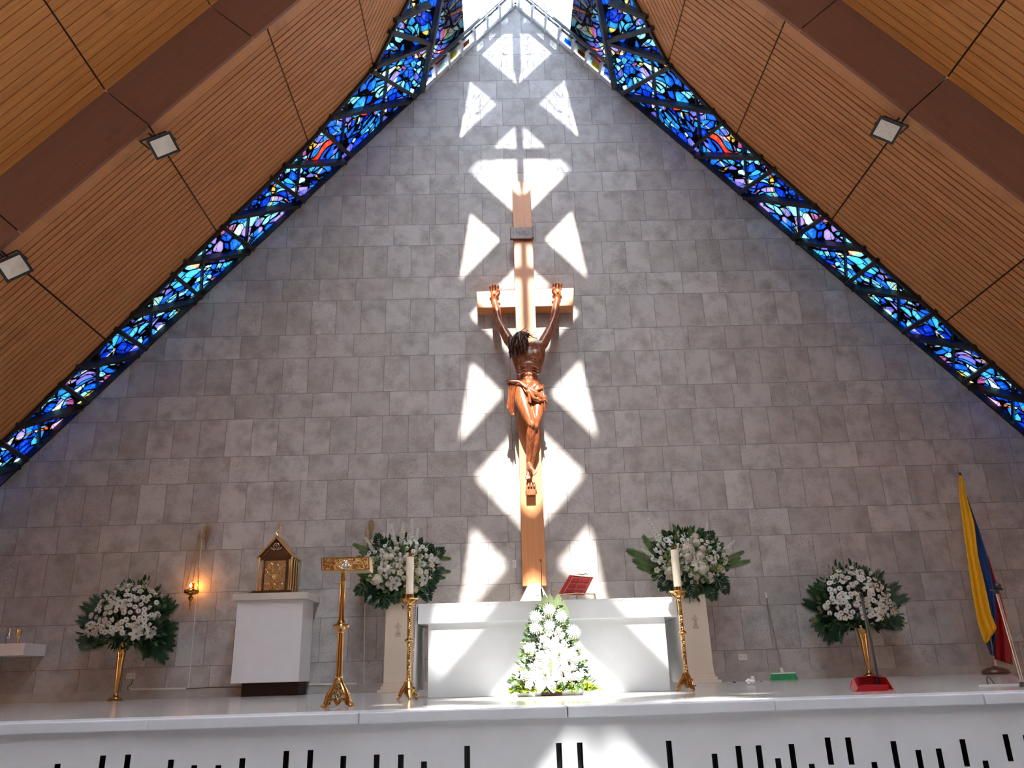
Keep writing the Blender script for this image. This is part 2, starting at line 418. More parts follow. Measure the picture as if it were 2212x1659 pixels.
# roof slopes. edge of the timber ceiling along the stained glass (v, y)
EDGE = [(1.3, -3.34), (2.0, -2.75), (2.75, -2.07), (3.65, -1.42), (5.25, -1.10), (7.3, -0.98), (9.6, -0.86), (12.0, -0.73), (14.6, -0.64), (18.3, -0.55)]
VEND = 18.3
def edge(v):
    for k in range(len(EDGE)-1):
        a, c = EDGE[k], EDGE[k+1]
        if v <= c[0]: return a[1] + (c[1]-a[1])*(v-a[0])/(c[0]-a[0])
    return EDGE[-1][1]
def clip(poly, a, c, d):
    out = []
    for k in range(len(poly)):
        p, q = poly[k], poly[(k+1) % len(poly)]
        fp = a*p[0]+c*p[1]+d; fq = a*q[0]+c*q[1]+d
        if fp >= 0: out.append(p)
        if fp*fq < 0:
            t = fp/(fp-fq); out.append((p[0]+(q[0]-p[0])*t, p[1]+(q[1]-p[1])*t))
    return out
def slab(b, side, poly, o0, o1):
    """polygon in (v, y) on a slope, between offsets o0 and o1"""
    n = len(poly)
    if n < 3: return
    uv = [(p[0], p[1]) for p in poly]
    a = [b.vert(slope(side, p[0], p[1], o0)) for p in poly]; c = [b.vert(slope(side, p[0], p[1], o1)) for p in poly]
    b.face(a if side < 0 else a[::-1], uv if side < 0 else uv[::-1]); b.face(c[::-1] if side < 0 else c, uv[::-1] if side < 0 else uv)
    for k in range(n):
        j = (k+1) % n; b.face((a[k], a[j], c[j], c[k]), [uv[k], uv[j], uv[j], uv[k]])
def quadclip(strip, corners):
    p = strip
    cx0 = sum(c[0] for c in corners)/4; cy0 = sum(c[1] for c in corners)/4
    for k in range(4):
        (x1, y1), (x2, y2) = corners[k], corners[(k+1) % 4]
        a, c = (y1-y2), (x2-x1); d = -(a*x1+c*y1)
        if a*cx0+c*cy0+d < 0: a, c, d = -a, -c, -d
        p = clip(p, a, c, d)
        if len(p) < 3: return []
    return p
SEAM = [1.3, 3.65, 5.25, 7.3, 9.6, 12.0, 14.6, 18.3]
YB, YS = -3.33, -3.56      # inner edge of the border board, face of the downstand
HR = 0.78                  # height of the step in the ceiling
OUTSEAM = [1.16, 3.7, 5.5, 7.3, 9.3, 11.6, 14.0, 16.6, 18.9]
for si, side in enumerate((-1, 1)):
    b = MB()
    for k in range(len(SEAM)-1):
        v0, v1 = SEAM[k]+0.012, SEAM[k+1]-0.012
        subs = [(v0, v1)] if k else [(v0, 2.0), (2.0, 2.75), (2.75, v1)]
        sl = {0: 0.80, 1: 0.0}.get(k, 0.0)
        for (s0, s1) in subs:
            cor = [(s0, YB), (s1, YB), (s1, edge(s1)-0.02), (s0, edge(s0)-0.02)]
            if cor[3][1] - YB < 0.02: cor[3] = (s0, YB+0.02)
            for j in range(-30, 32):
                y0 = YB + j*0.1; strip = [(v0-.1, y0+0.009 + sl*(-.1)), (v1+.1, y0+0.009+sl*(v1-v0+.1)), (v1+.1, y0+0.091+sl*(v1-v0+.1)), (v0-.1, y0+0.091+sl*(-.1))]
                slab(b, side, quadclip(strip, cor), 0.0, 0.03)
        b2 = [(v0, YS+0.01), (v1, YS+0.01), (v1, YB-0.004), (v0, YB-0.004)]
        b.cur = 1; slab(b, side, b2, -0.004, 0.03); b.cur = 0
    # dark backing behind the gaps
    b.cur = 2
    for k in range(len(EDGE)-1):
        (v0, e0), (v1, e1) = EDGE[k], EDGE[k+1]
        if v0 < 1.9: v0, e0 = 1.66, edge(1.66)
        slab(b, side, [(v0, YS+.06), (v1, YS+.06), (v1, e1), (v0, e0)], 0.03, 0.22)
    nm = 'ceiling' if si == 0 else 'ceiling.001'
    struct(b, nm, ['plank', 'board', 'gap'], ('left' if side < 0 else 'right') + ' varnished plank slope nearest the gable wall', smooth=0)
    # downstand face of the step
    b = MB()
    for k in range(len(OUTSEAM)-1):
        v0, v1 = OUTSEAM[k]+0.008, OUTSEAM[k+1]-0.008
        uv = [(v0, 0), (v1, 0), (v1, HR), (v0, HR)]
        P = [slope(side, v0, YS, -0.01), slope(side, v1, YS, -0.01), slope(side, v1, YS, HR+.05), slope(side, v0, YS, HR+.05)]
        Q = [p + Vector((0, 0.05, 0)) for p in P]
        b.hexa([P[0], P[1], Q[1], Q[0], P[3], P[2], Q[2], Q[3]], [uv[0], uv[1], uv[1], uv[0], uv[3], uv[2], uv[2], uv[3]])
    b.cur = 1
    P = [slope(side, 1.6, YS+0.052, 0), slope(side, 19, YS+0.052, 0), slope(side, 19, YS+0.052, HR+.1), slope(side, 1.6, YS+0.052, HR+.1)]
    b.prism(P, (0, 0.12, 0))
    struct(b, 'trim_%d' % (8+si), ['beam', 'gap'], ('left' if side < 0 else 'right') + ' dark brown face of the step in the ceiling', smooth=0)
    # outer, higher slope
    b = MB()
    for k in range(len(OUTSEAM)-1):
        v0, v1 = OUTSEAM[k]+0.012, OUTSEAM[k+1]-0.012
        y = YS - 0.004
        while y > -12.5:
            slab(b, side, [(v0, y-0.118), (v1, y-0.118), (v1, y), (v0, y)], HR, HR+0.03); y -= 0.128
    b.cur = 1; slab(b, side, [(1.16, -30), (19.2, -30), (19.2, YS), (1.16, YS)], HR+0.03, HR+0.2)
    b.cur = 0; slab(b, side, [(1.16, -30), (19.2, -30), (19.2, -12.6), (1.16, -12.6)], HR, HR+0.029)
    struct(b, 'ceiling.%03d' % (2+si), ['plank2', 'gap'], ('left' if side < 0 else 'right') + ' varnished plank slope over the nave', smooth=0)
    # upright cheeks of the open ridge, unseen, added against light leaks
    b = MB(); xx = side*1.30
    b.box(min(xx, xx+side*.1), max(xx, xx+side*.1), -30, 0.3, 10.86, 13.7)
    struct(b, 'trim_%d' % (10+si), 'white_steel', ('left' if side < 0 else 'right') + ' unseen cheek wall added at the ridge against light leaks', smooth=0)

# ridge lattice that breaks the sun into diamonds and triangles
TE = 0.955; ZL = 13.5
def zy(z): return -(ZL - z)/TE
b = MB()
def plate(pts): b.prism([(x, zy(z), ZL) for x, z in pts], (0, 0, 0.08))
CC = [12.62, 9.85, 7.04, 4.28, 1.64, -0.97, -3.56, -6.75, -9.4, -12.0, -14.6, -17.2]
for k in range(-1, 11):
    c = CC[k+1]
    for s in (-1, 1):
        plate([(-1.35, c - s*1.09*1.35 - 0.385), (1.35, c + s*1.09*1.35 - 0.385), (1.35, c + s*1.09*1.35 + 0.385), (-1.35, c - s*1.09*1.35 + 0.385)])
        plate([(s*1.35, c+0.70), (s*0.85, c+0.66), (s*1.09, c-0.95), (s*1.35, c-0.95)])
        plate([(s*1.35, c-0.95), (s*1.09, c-0.95), (s*0.93, c-1.40), (s*0.85, c-2.13), (s*1.35, c-2.09)])
    if k in (0, 1, 2, 7):
        n = c + 1.38
        plate([(-0.06, n+1.05), (0.075, n+1.05), (0.085, n-0.5), (0.02, n-1.0), (-0.01, n-1.0), (-0.07, n-0.5)])
        if k < 3: plate([(-0.75, n+0.26), (0.75, n+0.26), (0.75, n+0.44), (-0.75, n+0.44)])
for s in (-1, 1): plate([(s*1.35, -7.0), (s*0.52, -7.0), (s*0.52, -17.0), (s*1.35, -17.0)])  # side plates added out of view, keep direct sun off the riser ends
struct(b, 'trim_12', 'grey_steel', 'crossed lattice under the ridge skylight, with side plates added to block sun', smooth=0)

# stained glass slopes
ZIG = [((-1.92,3.08),(-1.71,2.30)),((-1.81,3.23),(-0.95,2.41)),((-1.42,3.66),(-0.92,2.43)),((-1.38,3.75),(-0.06,2.91)),((-1.15,4.74),(-0.08,3.05)),((-1.12,4.98),(-0.08,4.58)),((-1.08,5.82),(-0.05,4.72)),((-1.06,6.10),(-0.05,5.75)),((-1.0,6.98),(-0.05,5.86)),((-0.99,7.2),(-0.05,6.96)),((-0.96,7.98),(-0.05,7.05)),((-0.95,8.24),(-0.05,8.13)),((-0.88,9.08),(-0.06,8.25)),((-0.87,9.39),(-0.05,9.31)),((-0.8,10.16),(-0.06,9.45)),((-0.8,10.48),(-0.06,10.49)),((-0.76,11.3),(-0.06,10.6)),((-0.75,11.6),(-0.06,11.67)),((-0.72,12.5),(-0.06,11.8)),((-0.70,13.0),(-0.06,13.0))]
for si, side in enumerate((-1, 1)):
    w = thing('window_%d' % (si+1), slope(side, 6, -0.5), ('left' if side < 0 else 'right') + ' sloping stained glass strip between ceiling and wall', kind='structure')
    b = MB()
    main = [e for e in EDGE if e[0] >= 2.75]
    def gq(pts, o0=0.04, o1=0.06): slab(b, side, pts, o0, o1)
    for k in range(len(main)-1):
        (v0, e0), (v1, e1) = main[k], main[k+1]
        gq([(v0, e0-0.03), (v1, e1-0.03), (v1, 0.0), (v0, 0.0)])
    gq([(2.03, -1.62), (2.03, -2.72), (2.75, -2.10), (2.75, 0.0), (2.72, 0.0)])
    gq([(1.42, -1.58), (2.05, -1.58), (2.72, 0.0), (1.42, 0.0)])
    b.build('glass_pane', 'stained', w, smooth=0)
    b = MB(); slab(b, side, [(0.02, -3.3), (1.42, -3.3), (1.42, 0.0), (0.02, 0.0)], 0.04, 0.05)
    tag(b.build('ridge_pane', 'clear', w, smooth=0), 'pale nearly clear glass by the ridge')
    for (p, q) in ZIG:
        b = MB(); n = slope(side, 0, 0, 1) - slope(side, 0, 0, 0)
        p = (min(p[0], edge(p[1]) + 0.0), p[1])
        b.bar(slope(side, p[1], p[0]-0.05, -0.03), slope(side, q[1], q[0], -0.03), 0.065, 0.12, n)
        b.build('brace', 'black', w, smooth=0)
    # thin glazing bars
    for k in range(1, len(ZIG)-1, 2):
        p, q = ZIG[k][1], ZIG[k+1][0]
        vm_ = (ZIG[k][0][1]*0.5 + ZIG[k][1][1]*0.5)
        b = MB(); n = slope(side, 0, 0, 1) - slope(side, 0, 0, 0)
        ym = edge(ZIG[k+1][0][1])
        b.bar(slope(side, ZIG[k+1][0][1]-0.42, ym, 0.02), slope(side, ZIG[k+1][0][1]+0.1, -0.03, 0.02), 0.03, 0.05, n)
        b.build('glazing_bar', 'black', w, smooth=0)
    # edge frames
    b = MB(); n = slope(side, 0, 0, 1) - slope(side, 0, 0, 0)
    for k in range(len(main)-1):
        (v0, e0), (v1, e1) = main[k], main[k+1]
        b.bar(slope(side, v0, e0-0.0, 0.0), slope(side, v1, e1-0.0, 0.0), 0.05, 0.09, n)
    b.bar(slope(side, 2.0, -2.75), slope(side, 2.75, -2.07), 0.05, 0.09, n)
    b.bar(slope(side, 2.7, -0.03, 0.0), slope(side, VEND, -0.03, 0.0), 0.04, 0.10, n)
    b.build('frame', 'black', w, smooth=0)
    b = MB(); b.bar(slope(side, 2.72, -0.02, -0.04), slope(side, 2.03, -1.62, -0.04), 0.055, 0.10, n); b.bar(slope(side, 2.03, -1.6, -0.04), slope(side, 1.3, -3.3, -0.04), 0.055, 0.10, n)
    b.build('mullion', 'grey_steel', w, smooth=0)
    b = MB(); b.bar(slope(side, 0.05, -0.42, -0.02), slope(side, 2.62, -0.42, -0.02), 0.03, 0.05, n)
    b.bar(slope(side, 0.05, -0.33, -0.03), slope(side, 2.64, -0.33, -0.03), 0.03, 0.03, n)
    b.build('rail', 'grey_steel', w, smooth=0)
    # pale blocks across the narrow band along the top of the wall
    b = MB()
    for k in range(7):
        v = 0.18 + k*0.36; b.bar(slope(side, v, -0.36, -0.03), slope(side, v, 0.0, -0.03), 0.06, 0.10, n)
    b.bar(slope(side, 0.0, -0.035, -0.05), slope(side, 2.68, -0.035, -0.05), 0.05, 0.04, n)
    b.build('spacer', 'white_steel', w, smooth=0)
    for k in range(6):
        v = 0.23 + k*0.36
        for j, (mt, y0, y1) in enumerate((('gl_white', -0.30, -0.17), (('gl_yellow', 'gl_brown', 'gl_blue', 'gl_white')[(k*3+si) % 4], -0.16, -0.05))):
            b = MB(); slab(b, side, [(v+j*0.03, y0), (v+0.22+j*0.03, y0), (v+0.22+j*0.03, y1), (v+j*0.03, y1)], 0.0, 0.02)
            b.build('glass_block', mt if k > 2 else 'clear', w, smooth=0)

# ================================================================== materials for the furnishings
MAT['brass'] = plain('polished_brass', (0.54, 0.32, 0.115), 0.17, 1.0, var=0.1)
MAT['gold'] = plain('pale_gold_plate', (0.86, 0.63, 0.30), 0.22, 1.0, var=0.08)
MAT['relief'] = plain('chased_gold_relief', (0.78, 0.60, 0.33), 0.25, 1.0, var=0.25, sc=30, bump=1.0, bsc=45)
MAT['silver'] = plain('silver_relief', (0.80, 0.80, 0.78), 0.22, 1.0, bump=0.5, bsc=60)
MAT['old_brass'] = plain('tarnished_brass', (0.45, 0.31, 0.15), 0.35, 1.0)
MAT['dark_wood'] = plain('dark_stained_wood', (0.10, 0.035, 0.015), 0.3, var=0.3)
MAT['stone'] = plain('beige_limestone', (0.62, 0.53, 0.43), 0.5, var=0.06, sc=3)
MAT['slab'] = plain('cream_marble_slab', (0.60, 0.56, 0.51), 0.3, var=0.08, sc=4)
MAT['block'] = plain('white_lacquered_panel', (0.76, 0.79, 0.84), 0.35, var=0.02)
MAT['cloth'] = plain('white_linen', (0.82, 0.82, 0.83), 0.85, var=0.03, sc=12)
MAT['wax'] = plain('ivory_wax', (0.80, 0.72, 0.58), 0.45, var=0.03)
MAT['red'] = plain('red_leather', (0.55, 0.03, 0.045), 0.45, var=0.1)
MAT['red_plastic'] = plain('red_plastic', (0.40, 0.012, 0.02), 0.3, var=0.1)
MAT['green_bristle'] = plain('green_bristles', (0.01, 0.25, 0.08), 0.6, var=0.3, sc=60)
MAT['plastic'] = plain('white_plastic', (0.66, 0.65, 0.60), 0.4, var=0.03)
MAT['rubber'] = plain('black_rubber', (0.02, 0.02, 0.02), 0.5)
MAT['wood_pole'] = plain('grey_wooden_pole', (0.20, 0.15, 0.13), 0.5)
MAT['dark_pole'] = plain('dark_grey_pole', (0.06, 0.06, 0.065), 0.35)
MAT['chrome'] = plain('brushed_chrome', (0.55, 0.53, 0.50), 0.3, 1.0)
MAT['yellow'] = plain('yellow_satin', (0.78, 0.42, 0.005), 0.55, var=0.08)
MAT['blue'] = plain('blue_satin', (0.01, 0.05, 0.22), 0.45, var=0.1)
MAT['crimson'] = plain('red_satin', (0.33, 0.006, 0.01), 0.5, var=0.1)
MAT['petal'] = plain('white_petals', (0.66, 0.66, 0.61), 0.6, var=0.05, sc=30)
MAT['cream'] = plain('cream_petals', (0.64, 0.60, 0.49), 0.6, var=0.06, sc=30)
MAT['heart'] = plain('green_flower_centre', (0.10, 0.14, 0.02), 0.7)
MAT['leaf'] = plain('mid_green_leaf', (0.085, 0.16, 0.045), 0.45, var=0.35, sc=9)
MAT['leaf_dark'] = plain('glossy_dark_leaf', (0.022, 0.065, 0.03), 0.25, var=0.35, sc=9)
MAT['leaf_pale'] = plain('pale_green_leaf', (0.17, 0.23, 0.06), 0.5, var=0.3, sc=9)
MAT['leaf_yellow'] = plain('yellow_edged_leaf', (0.50, 0.54, 0.02), 0.5, var=0.2)
MAT['stripe'] = plain('grey_green_blade', (0.13, 0.17, 0.08), 0.45, var=0.3, sc=14)
def emis(name, c, st):
    t = NT(name); t.set(color=(0, 0, 0), emit=(*c, 1), emits=st); return t.mat
MAT['flame'] = emis('lamp_flame', (1.0, 0.55, 0.10), 14.0)
def redglass():
    t = NT('red_glass'); t.set(color=(0.8, 0.12, 0.01), rough=0.08, trans=0.9); t.b.inputs['IOR'].default_value = 1.1; return t.mat
MAT['redglass'] = redglass()

def cross_wood():
    t = NT('honey_planed_wood'); o = t.coord(); x, y, z = t.sep(o)
    n = t.noise(t.comb(t.m('MULTIPLY', x, 22), t.m('MULTIPLY', y, 22), t.m('MULTIPLY', z, 0.8)), 2, 5, 0.6)
    t.set(color=t.ramp(n, [(0.25, (0.50, 0.19, 0.07)), (0.75, (0.62, 0.27, 0.11))]), rough=0.42); return t.mat
MAT['cross'] = cross_wood()
def carved(name, a, c_, d, ro=0.27):
    t = NT(name); o = t.coord(); x, y, z = t.sep(o)
    n = t.noise(t.comb(t.m('MULTIPLY', x, 9), t.m('MULTIPLY', y, 9), t.m('MULTIPLY', z, 2.2)), 3, 5, 0.65)
    t.set(color=t.ramp(n, [(0.25, a), (0.5, c_), (0.78, d)]), rough=ro, coat=0.15, coatr=0.15)
    t.bump(n, 0.006, 0.5); return t.mat
MAT['figure'] = carved('carved_red_wood', (0.115, 0.026, 0.012), (0.24, 0.066, 0.024), (0.40, 0.145, 0.045))
MAT['figure_dark'] = carved('carved_dark_wood', (0.035, 0.01, 0.006), (0.075, 0.022, 0.012), (0.13, 0.042, 0.018), 0.35)

MAT['plaque'] = carved('carved_plaque_wood', (0.06, 0.014, 0.008), (0.11, 0.028, 0.014), (0.16, 0.045, 0.02), 0.4)
X3 = (Vector((1,0,0)), Vector((0,1,0)), Vector((0,0,1)))
def text_mesh(s, size, depth):
    c = bpy.data.curves.new('lettering', 'FONT'); c.body = s; c.size = size; c.extrude = depth; c.align_x = 'CENTER'; c.align_y = 'CENTER'
    o = bpy.data.objects.new('lettering_curve', c); COL.objects.link(o)
    bpy.context.view_layer.update(); dg = bpy.context.evaluated_depsgraph_get()
    me = bpy.data.meshes.new_from_object(o.evaluated_get(dg)); bpy.data.objects.remove(o); bpy.data.curves.remove(c)
    me.name = 'lettering'; return me

# ================================================================== crucifix
YC = -0.27
cx0 = at(1150, 1275, 0)
CR = thing('crucifix', (cx0.x, -0.1, cx0.z-0.02), 'tall honey-coloured wooden cross on the wall carrying a carved red-brown figure', 'crucifix')
def frontprism(b, pts, Y0, Y1):
    P = [at(x, y, Y0) for x, y in pts]; b.prism(P, (0, Y1-Y0, 0))
b = MB(); frontprism(b, [(1129, 1266), (1180.5, 1265), (1145.5, 392), (1106.5, 392)], YC, -0.002); b.build('upright_post', 'cross', CR, smooth=0, bevel=0.006)
b = MB(); frontprism(b, [(1031, 665), (1238.5, 660), (1239.5, 621.5), (1029.5, 630)], YC+0.001, -0.002); b.build('crossbar', 'cross', CR, smooth=0, bevel=0.006)
b = MB(); frontprism(b, [(1103, 515.5), (1149, 515.5), (1149.5, 490.5), (1102.5, 491)], YC-0.055, YC)
frontprism(b, [(1149, 513), (1153.5, 512), (1153, 488.5), (1149, 489)], YC-0.07, YC); frontprism(b, [(1102, 515), (1104, 515), (1104, 490.5), (1102, 491)], YC-0.07, YC)
plq = b.build('title_plaque', 'plaque', CR, smooth=0, bevel=0.004); plq['label'] = 'dark carved title plaque'
lt = bpy.data.objects.new('lettering', text_mesh('I.N.R.I.', 0.108, 0.003)); COL.objects.link(lt); lt.data.materials.append(MAT['rubber'])
p = at(1126.5, 503, YC-0.056); lt.parent = plq; lt.location = p - LOC[CR.name]; lt.rotation_euler = (pi/2, 0, 0)
b = MB(); frontprism(b, [(1137.5, 1069.5), (1158, 1069), (1158, 1046), (1137, 1046)], YC-0.14, YC)
for q in (1142, 1148, 1154): b.tube([at(q, 1042, YC-0.15), at(q, 1052, YC-0.16)], [0.012, 0.016])
b.build('foot_rest', 'figure', CR, smooth=30, bevel=0.006)

def chain(b, pts, rad, n=12, sub=4):
    """tapered limb with rounded joints through the points (Catmull-Rom)"""
    P = [Vector(p) for p in pts]; out = []; rs = []
    Q = [P[0]*2-P[1]] + P + [P[-1]*2-P[-2]]; R = [rad[0]] + list(rad) + [rad[-1]]
    for i in range(1, len(Q)-2):
        for k in range(sub):
            t = k/sub; a, c, d, e = Q[i-1], Q[i], Q[i+1], Q[i+2]
            out.append(0.5*((2*c) + (d-a)*t + (2*a-5*c+4*d-e)*t*t + (3*c-a-3*d+e)*t**3))
            ra, rc, rd, re = R[i-1], R[i], R[i+1], R[i+2]
            rs.append(max(0.004, 0.5*((2*rc) + (rd-ra)*t + (2*ra-5*rc+4*rd-re)*t*t + (3*rc-ra-3*rd+re)*t**3)))
    out.append(P[-1]); rs.append(rad[-1])
    b.tube(out, rs, n); b.ell(out[0], rs[0], nu=n, nv=8); b.ell(out[-1], rs[-1], nu=n, nv=8)
A = lambda x, y, Y: at(x, y, Y)
F = MB()
# arms raised in a narrow V, forearm muscle and elbow
for (sh, el, fo, wr, mid) in (((1100,736,-.48),(1076.5,690,-.385),(1073,671,-.365),(1067.5,649,-.335),(1087,713,-.44)), ((1172,743,-.48),(1196.5,688,-.385),(1200,670,-.365),(1203.5,645,-.335),(1186,716,-.44))):
    chain(F, [A(*sh), A(*mid), A(*el), A(*fo), A(*wr)], [0.088, 0.074, 0.064, 0.068, 0.043], 14, 6)
    a, c = A(*mid), A(*sh); F.ell((a*0.7+c*0.3) + Vector((0,-.028,0)), (0.045,0.045,0.10), nu=12)
    chain(F, [A(*el)+Vector((0,-.02,0)), A(*fo)+Vector((0.02 if sh[0] > 1130 else -0.02,-.025,0)), A(*wr)], [0.034,0.042,0.026], 10, 4)
    chain(F, [A(*el)+Vector((0,-.02,0)), A(*fo)+Vector((-0.025 if sh[0] > 1130 else 0.025,-.02,0)), A(*wr)], [0.03,0.035,0.022], 10, 4)
# hands: palm, four bent fingers, thumb
def hand(b, wr, cxx, top, sgn):
    w = A(*wr); pc = A(cxx, wr[1]-12, YC-0.09)
    b.ell(pc, (0.060, 0.032, 0.070)); chain(b, [w, pc], [0.043, 0.042], 10, 4)
    for k, (dx, L) in enumerate(((-0.049, 0.105), (-0.017, 0.125), (0.016, 0.118), (0.047, 0.090))):
        dx *= sgn; base = pc + Vector((dx, -0.004, 0.055)); k1 = base + Vector((dx*0.25, -0.020, L*0.45)); k2 = k1 + Vector((dx*0.15, -0.036, L*0.30)); tip = k2 + Vector((0, -0.030, -L*0.08))
        chain(b, [base, k1, k2, tip], [0.0185, 0.0172, 0.0155, 0.012], 8, 3)
    t0 = pc + Vector((-0.052*sgn, -0.01, -0.025)); chain(b, [t0, t0+Vector((-0.032*sgn, -0.036, 0.036)), t0+Vector((-0.018*sgn, -0.066, 0.075))], [0.024, 0.020, 0.0145], 8, 3)
    b.tube([pc+Vector((0,-.02,-.01)), pc+Vector((0,-.06,-.01))], [0.010, 0.013], 8)
hand(F, (1067.5,649,-.335), 1067.5, 618, -1); hand(F, (1203.5,645,-.335), 1204.5, 613, 1)
# trunk
def E(x, y, Y, rx, ry, rz, rot=0.0, b=F):
    ax = (Vector((cos(rot),0,-sin(rot))), Vector((0,1,0)), Vector((sin(rot),0,cos(rot))))
    b.ell(A(x, y, Y), (rx, ry, rz), ax, 18, 12)
E(1141, 769, -.49, .215, .135, .20); E(1142, 790, -.48, .185, .125, .15); E(1142, 812, -.47, .150, .100, .15); E(1141, 836, -.48, .185, .125, .125)
E(1156, 765, -.575, .105, .055, .085, -0.2); E(1130, 771, -.575, .10, .055, .075, 0.2)
chain(F, [A(1140,748,-.52), A(1158,745,-.50), A(1171,745,-.49)], [.07,.07,.085], 12, 4); chain(F, [A(1140,748,-.52), A(1118,742,-.50), A(1101,738,-.49)], [.07,.07,.085], 12, 4)
chain(F, [A(1169,750,-.48), A(1169,775,-.48), A(1163,805,-.47)], [.07,.055,.035], 10, 4); chain(F, [A(1107,748,-.48), A(1113,775,-.48), A(1120,805,-.47)], [.07,.055,.035], 10, 4)
for k in range(5):                                                    # ribs and belly
    y = 781 + k*6.2; w = 25 - k*1.2
    for s in (-1, 1): chain(F, [A(1142+s*w, y+1.5, -.50), A(1142+s*w*.75, y+.5, -.575), A(1142+s*9, y-3+k*.4, -.60)], [.013,.017,.011], 8, 4)
for r, y in enumerate((800, 809, 818)):
    for s in (-1, 1): E(1142+s*5.2, y, -.555, .036, .026, .030)
E(1142, 828, -.56, .085, .05, .055); chain(F, [A(1163,822,-.50), A(1157,833,-.56), A(1147,840,-.58)], [.03,.034,.02], 10, 4); chain(F, [A(1120,822,-.50), A(1126,833,-.56), A(1136,840,-.58)], [.03,.034,.02], 10, 4)
chain(F, [A(1142,754,-.60), A(1143,768,-.615)], [.012,.010], 8, 3)
# legs, knees together, one foot over the other
chain(F, [A(1124,842,-.49), A(1131,872,-.58), A(1142,903,-.64), A(1149,918,-.66)], [.118,.112,.082,.064], 16, 6)
chain(F, [A(1160,842,-.48), A(1162,872,-.54), A(1159,902,-.60), A(1156,918,-.61)], [.112,.104,.078,.06], 16, 6)
E(1149, 917, -.70, .045, .04, .05); E(1157, 920, -.66, .042, .04, .05)
chain(F, [A(1149,919,-.65), A(1146,944,-.58), A(1144,972,-.50), A(1141.5,996,-.44), A(1141.5,1004,-.42)], [.062,.066,.048,.036,.038], 14, 6)
chain(F, [A(1156,920,-.60), A(1157,946,-.53), A(1153,975,-.46), A(1148,1002,-.38)], [.056,.058,.042,.034], 14, 6)
chain(F, [A(1147,921,-.69), A(1145.5,950,-.63), A(1142,990,-.47)], [.022,.018,.014], 8, 4)
chain(F, [A(1142,1003,-.44), A(1147,1012,-.48), A(1155,1021,-.50)], [.038,.040,.030], 12, 4)
chain(F, [A(1147,1004,-.38), A(1143,1016,-.41), A(1140,1027,-.44)], [.036,.038,.030], 12, 4)
for k in range(5):
    a = A(1150.5+k*2.0, 1021.5-k*1.6, -.52); F.ell(a, .012); chain(F, [a, a+Vector((.012,-.018,-.045+k*.003))], [.014-.001*k, .011-.001*k], 8, 2)
    a = A(1136+k*2.2, 1029+k*.2, -.46); chain(F, [a, a+Vector((-.002,-.018,-.045+k*.003))], [.011+.0008*k, .009+.0008*k], 8, 2)
# neck and head, dropped forward to his right shoulder
hc = A(1127, 736, -.68)
chain(F, [A(1140,750,-.52), A(1134,744,-.58), hc], [.075,.062,.07], 12, 4)
HX = Vector((.94,-.10,-.30)).normalized(); HZ = Vector((-.28,-.38,.88)).normalized(); HY = HZ.cross(HX).normalized(); HX = HY.cross(HZ)
def hd(x, y, z): return hc + HX*x + HY*y + HZ*z
AX = (HX, HY, HZ)
F.ell(hd(0,0,.02), (.082,.105,.105), AX, 16, 12); F.ell(hd(0,-.035,-.05), (.062,.065,.075), AX, 14, 10)
F.ell(hd(0,-.112,-.012), (.013,.02,.034), AX); F.ell(hd(0,-.098,.028), (.058,.016,.012), AX)                 # nose, brow
for s in (-1, 1): F.ell(hd(s*.033,-.088,.006), (.019,.012,.010), AX); F.ell(hd(s*.04,-.075,-.035), (.025,.022,.022), AX); F.ell(hd(s*.083,.0,-.01), (.012,.02,.03), AX)
F.ell(hd(0,-.10,-.058), (.026,.012,.008), AX); F.ell(hd(0,-.075,-.105), (.042,.04,.045), AX)               # mouth, bearded chin
fig = F.build('carved_figure', 'figure', CR, smooth=180)
rm = fig.modifiers.new('join', 'REMESH'); rm.mode = 'VOXEL'; rm.voxel_size = 0.0095; rm.use_smooth_shade = True
sm = fig.modifiers.new('smooth', 'SMOOTH'); sm.factor = 0.5; sm.iterations = 3
fig['label'] = 'carved male figure with raised arms, bowed head and crossed feet'
# hair and beard
random.seed(11)
H = MB()
H.ell(hd(0,.025,.035), (.098,.105,.112), AX, 14, 10)
for k in range(95):
    th = U(0, 2*pi); ph = U(0.15, 1.5)
    d = Vector((sin(ph)*cos(th), sin(ph)*sin(th), cos(ph)))
    if d.y < -0.62 and d.z < 0.75: continue
    p = hd(d.x*.10, .02+d.y*.115, .03+d.z*.115); pts = [p]; n = (HX*d.x + HY*d.y + HZ*d.z)
    v = n*0.4 + Vector((-.35, 0, -.8))
    for j in range(U(4, 8).__int__()):
        v = (v + Vector((U(-.5,.5), U(-.4,.4), -.35))).normalized(); p = p + v*.034; pts.append(p)
    H.tube(pts, [0.012]*(len(pts)-1)+[0.004], 6)
for k in range(34):                                                  # locks falling on his right shoulder
    p = A(U(1101,1116), U(722,745), U(-.66,-.50)); pts = [p]
    for j in range(8): p = p + Vector((U(-.018,.026), U(-.02,.02), -.031)); pts.append(p)
    H.tube(pts, [0.015]*8+[0.005], 6)
for k in range(26):                                                  # beard
    p = hd(U(-.05,.05), U(-.09,-.05), U(-.12,-.06)); pts = [p]
    for j in range(4): p = p + Vector((U(-.01,.01), -.008, -.016)); pts.append(p)
    H.tube(pts, [0.011,0.012,0.011,0.009,0.004], 6)
H.build('hair', 'figure_dark', fig, smooth=60)
T = MB()
for k in range(6):
    pts = []
    for j in range(25):
        th = 2*pi*j/24; r = .108 + .014*sin(5*th+k*1.3); pts.append(hd(r*cos(th), .015+r*1.08*sin(th), .055 + .018*cos(4*th+k*2) + (k-2.5)*.010))
    T.tube(pts, .0075, 6)
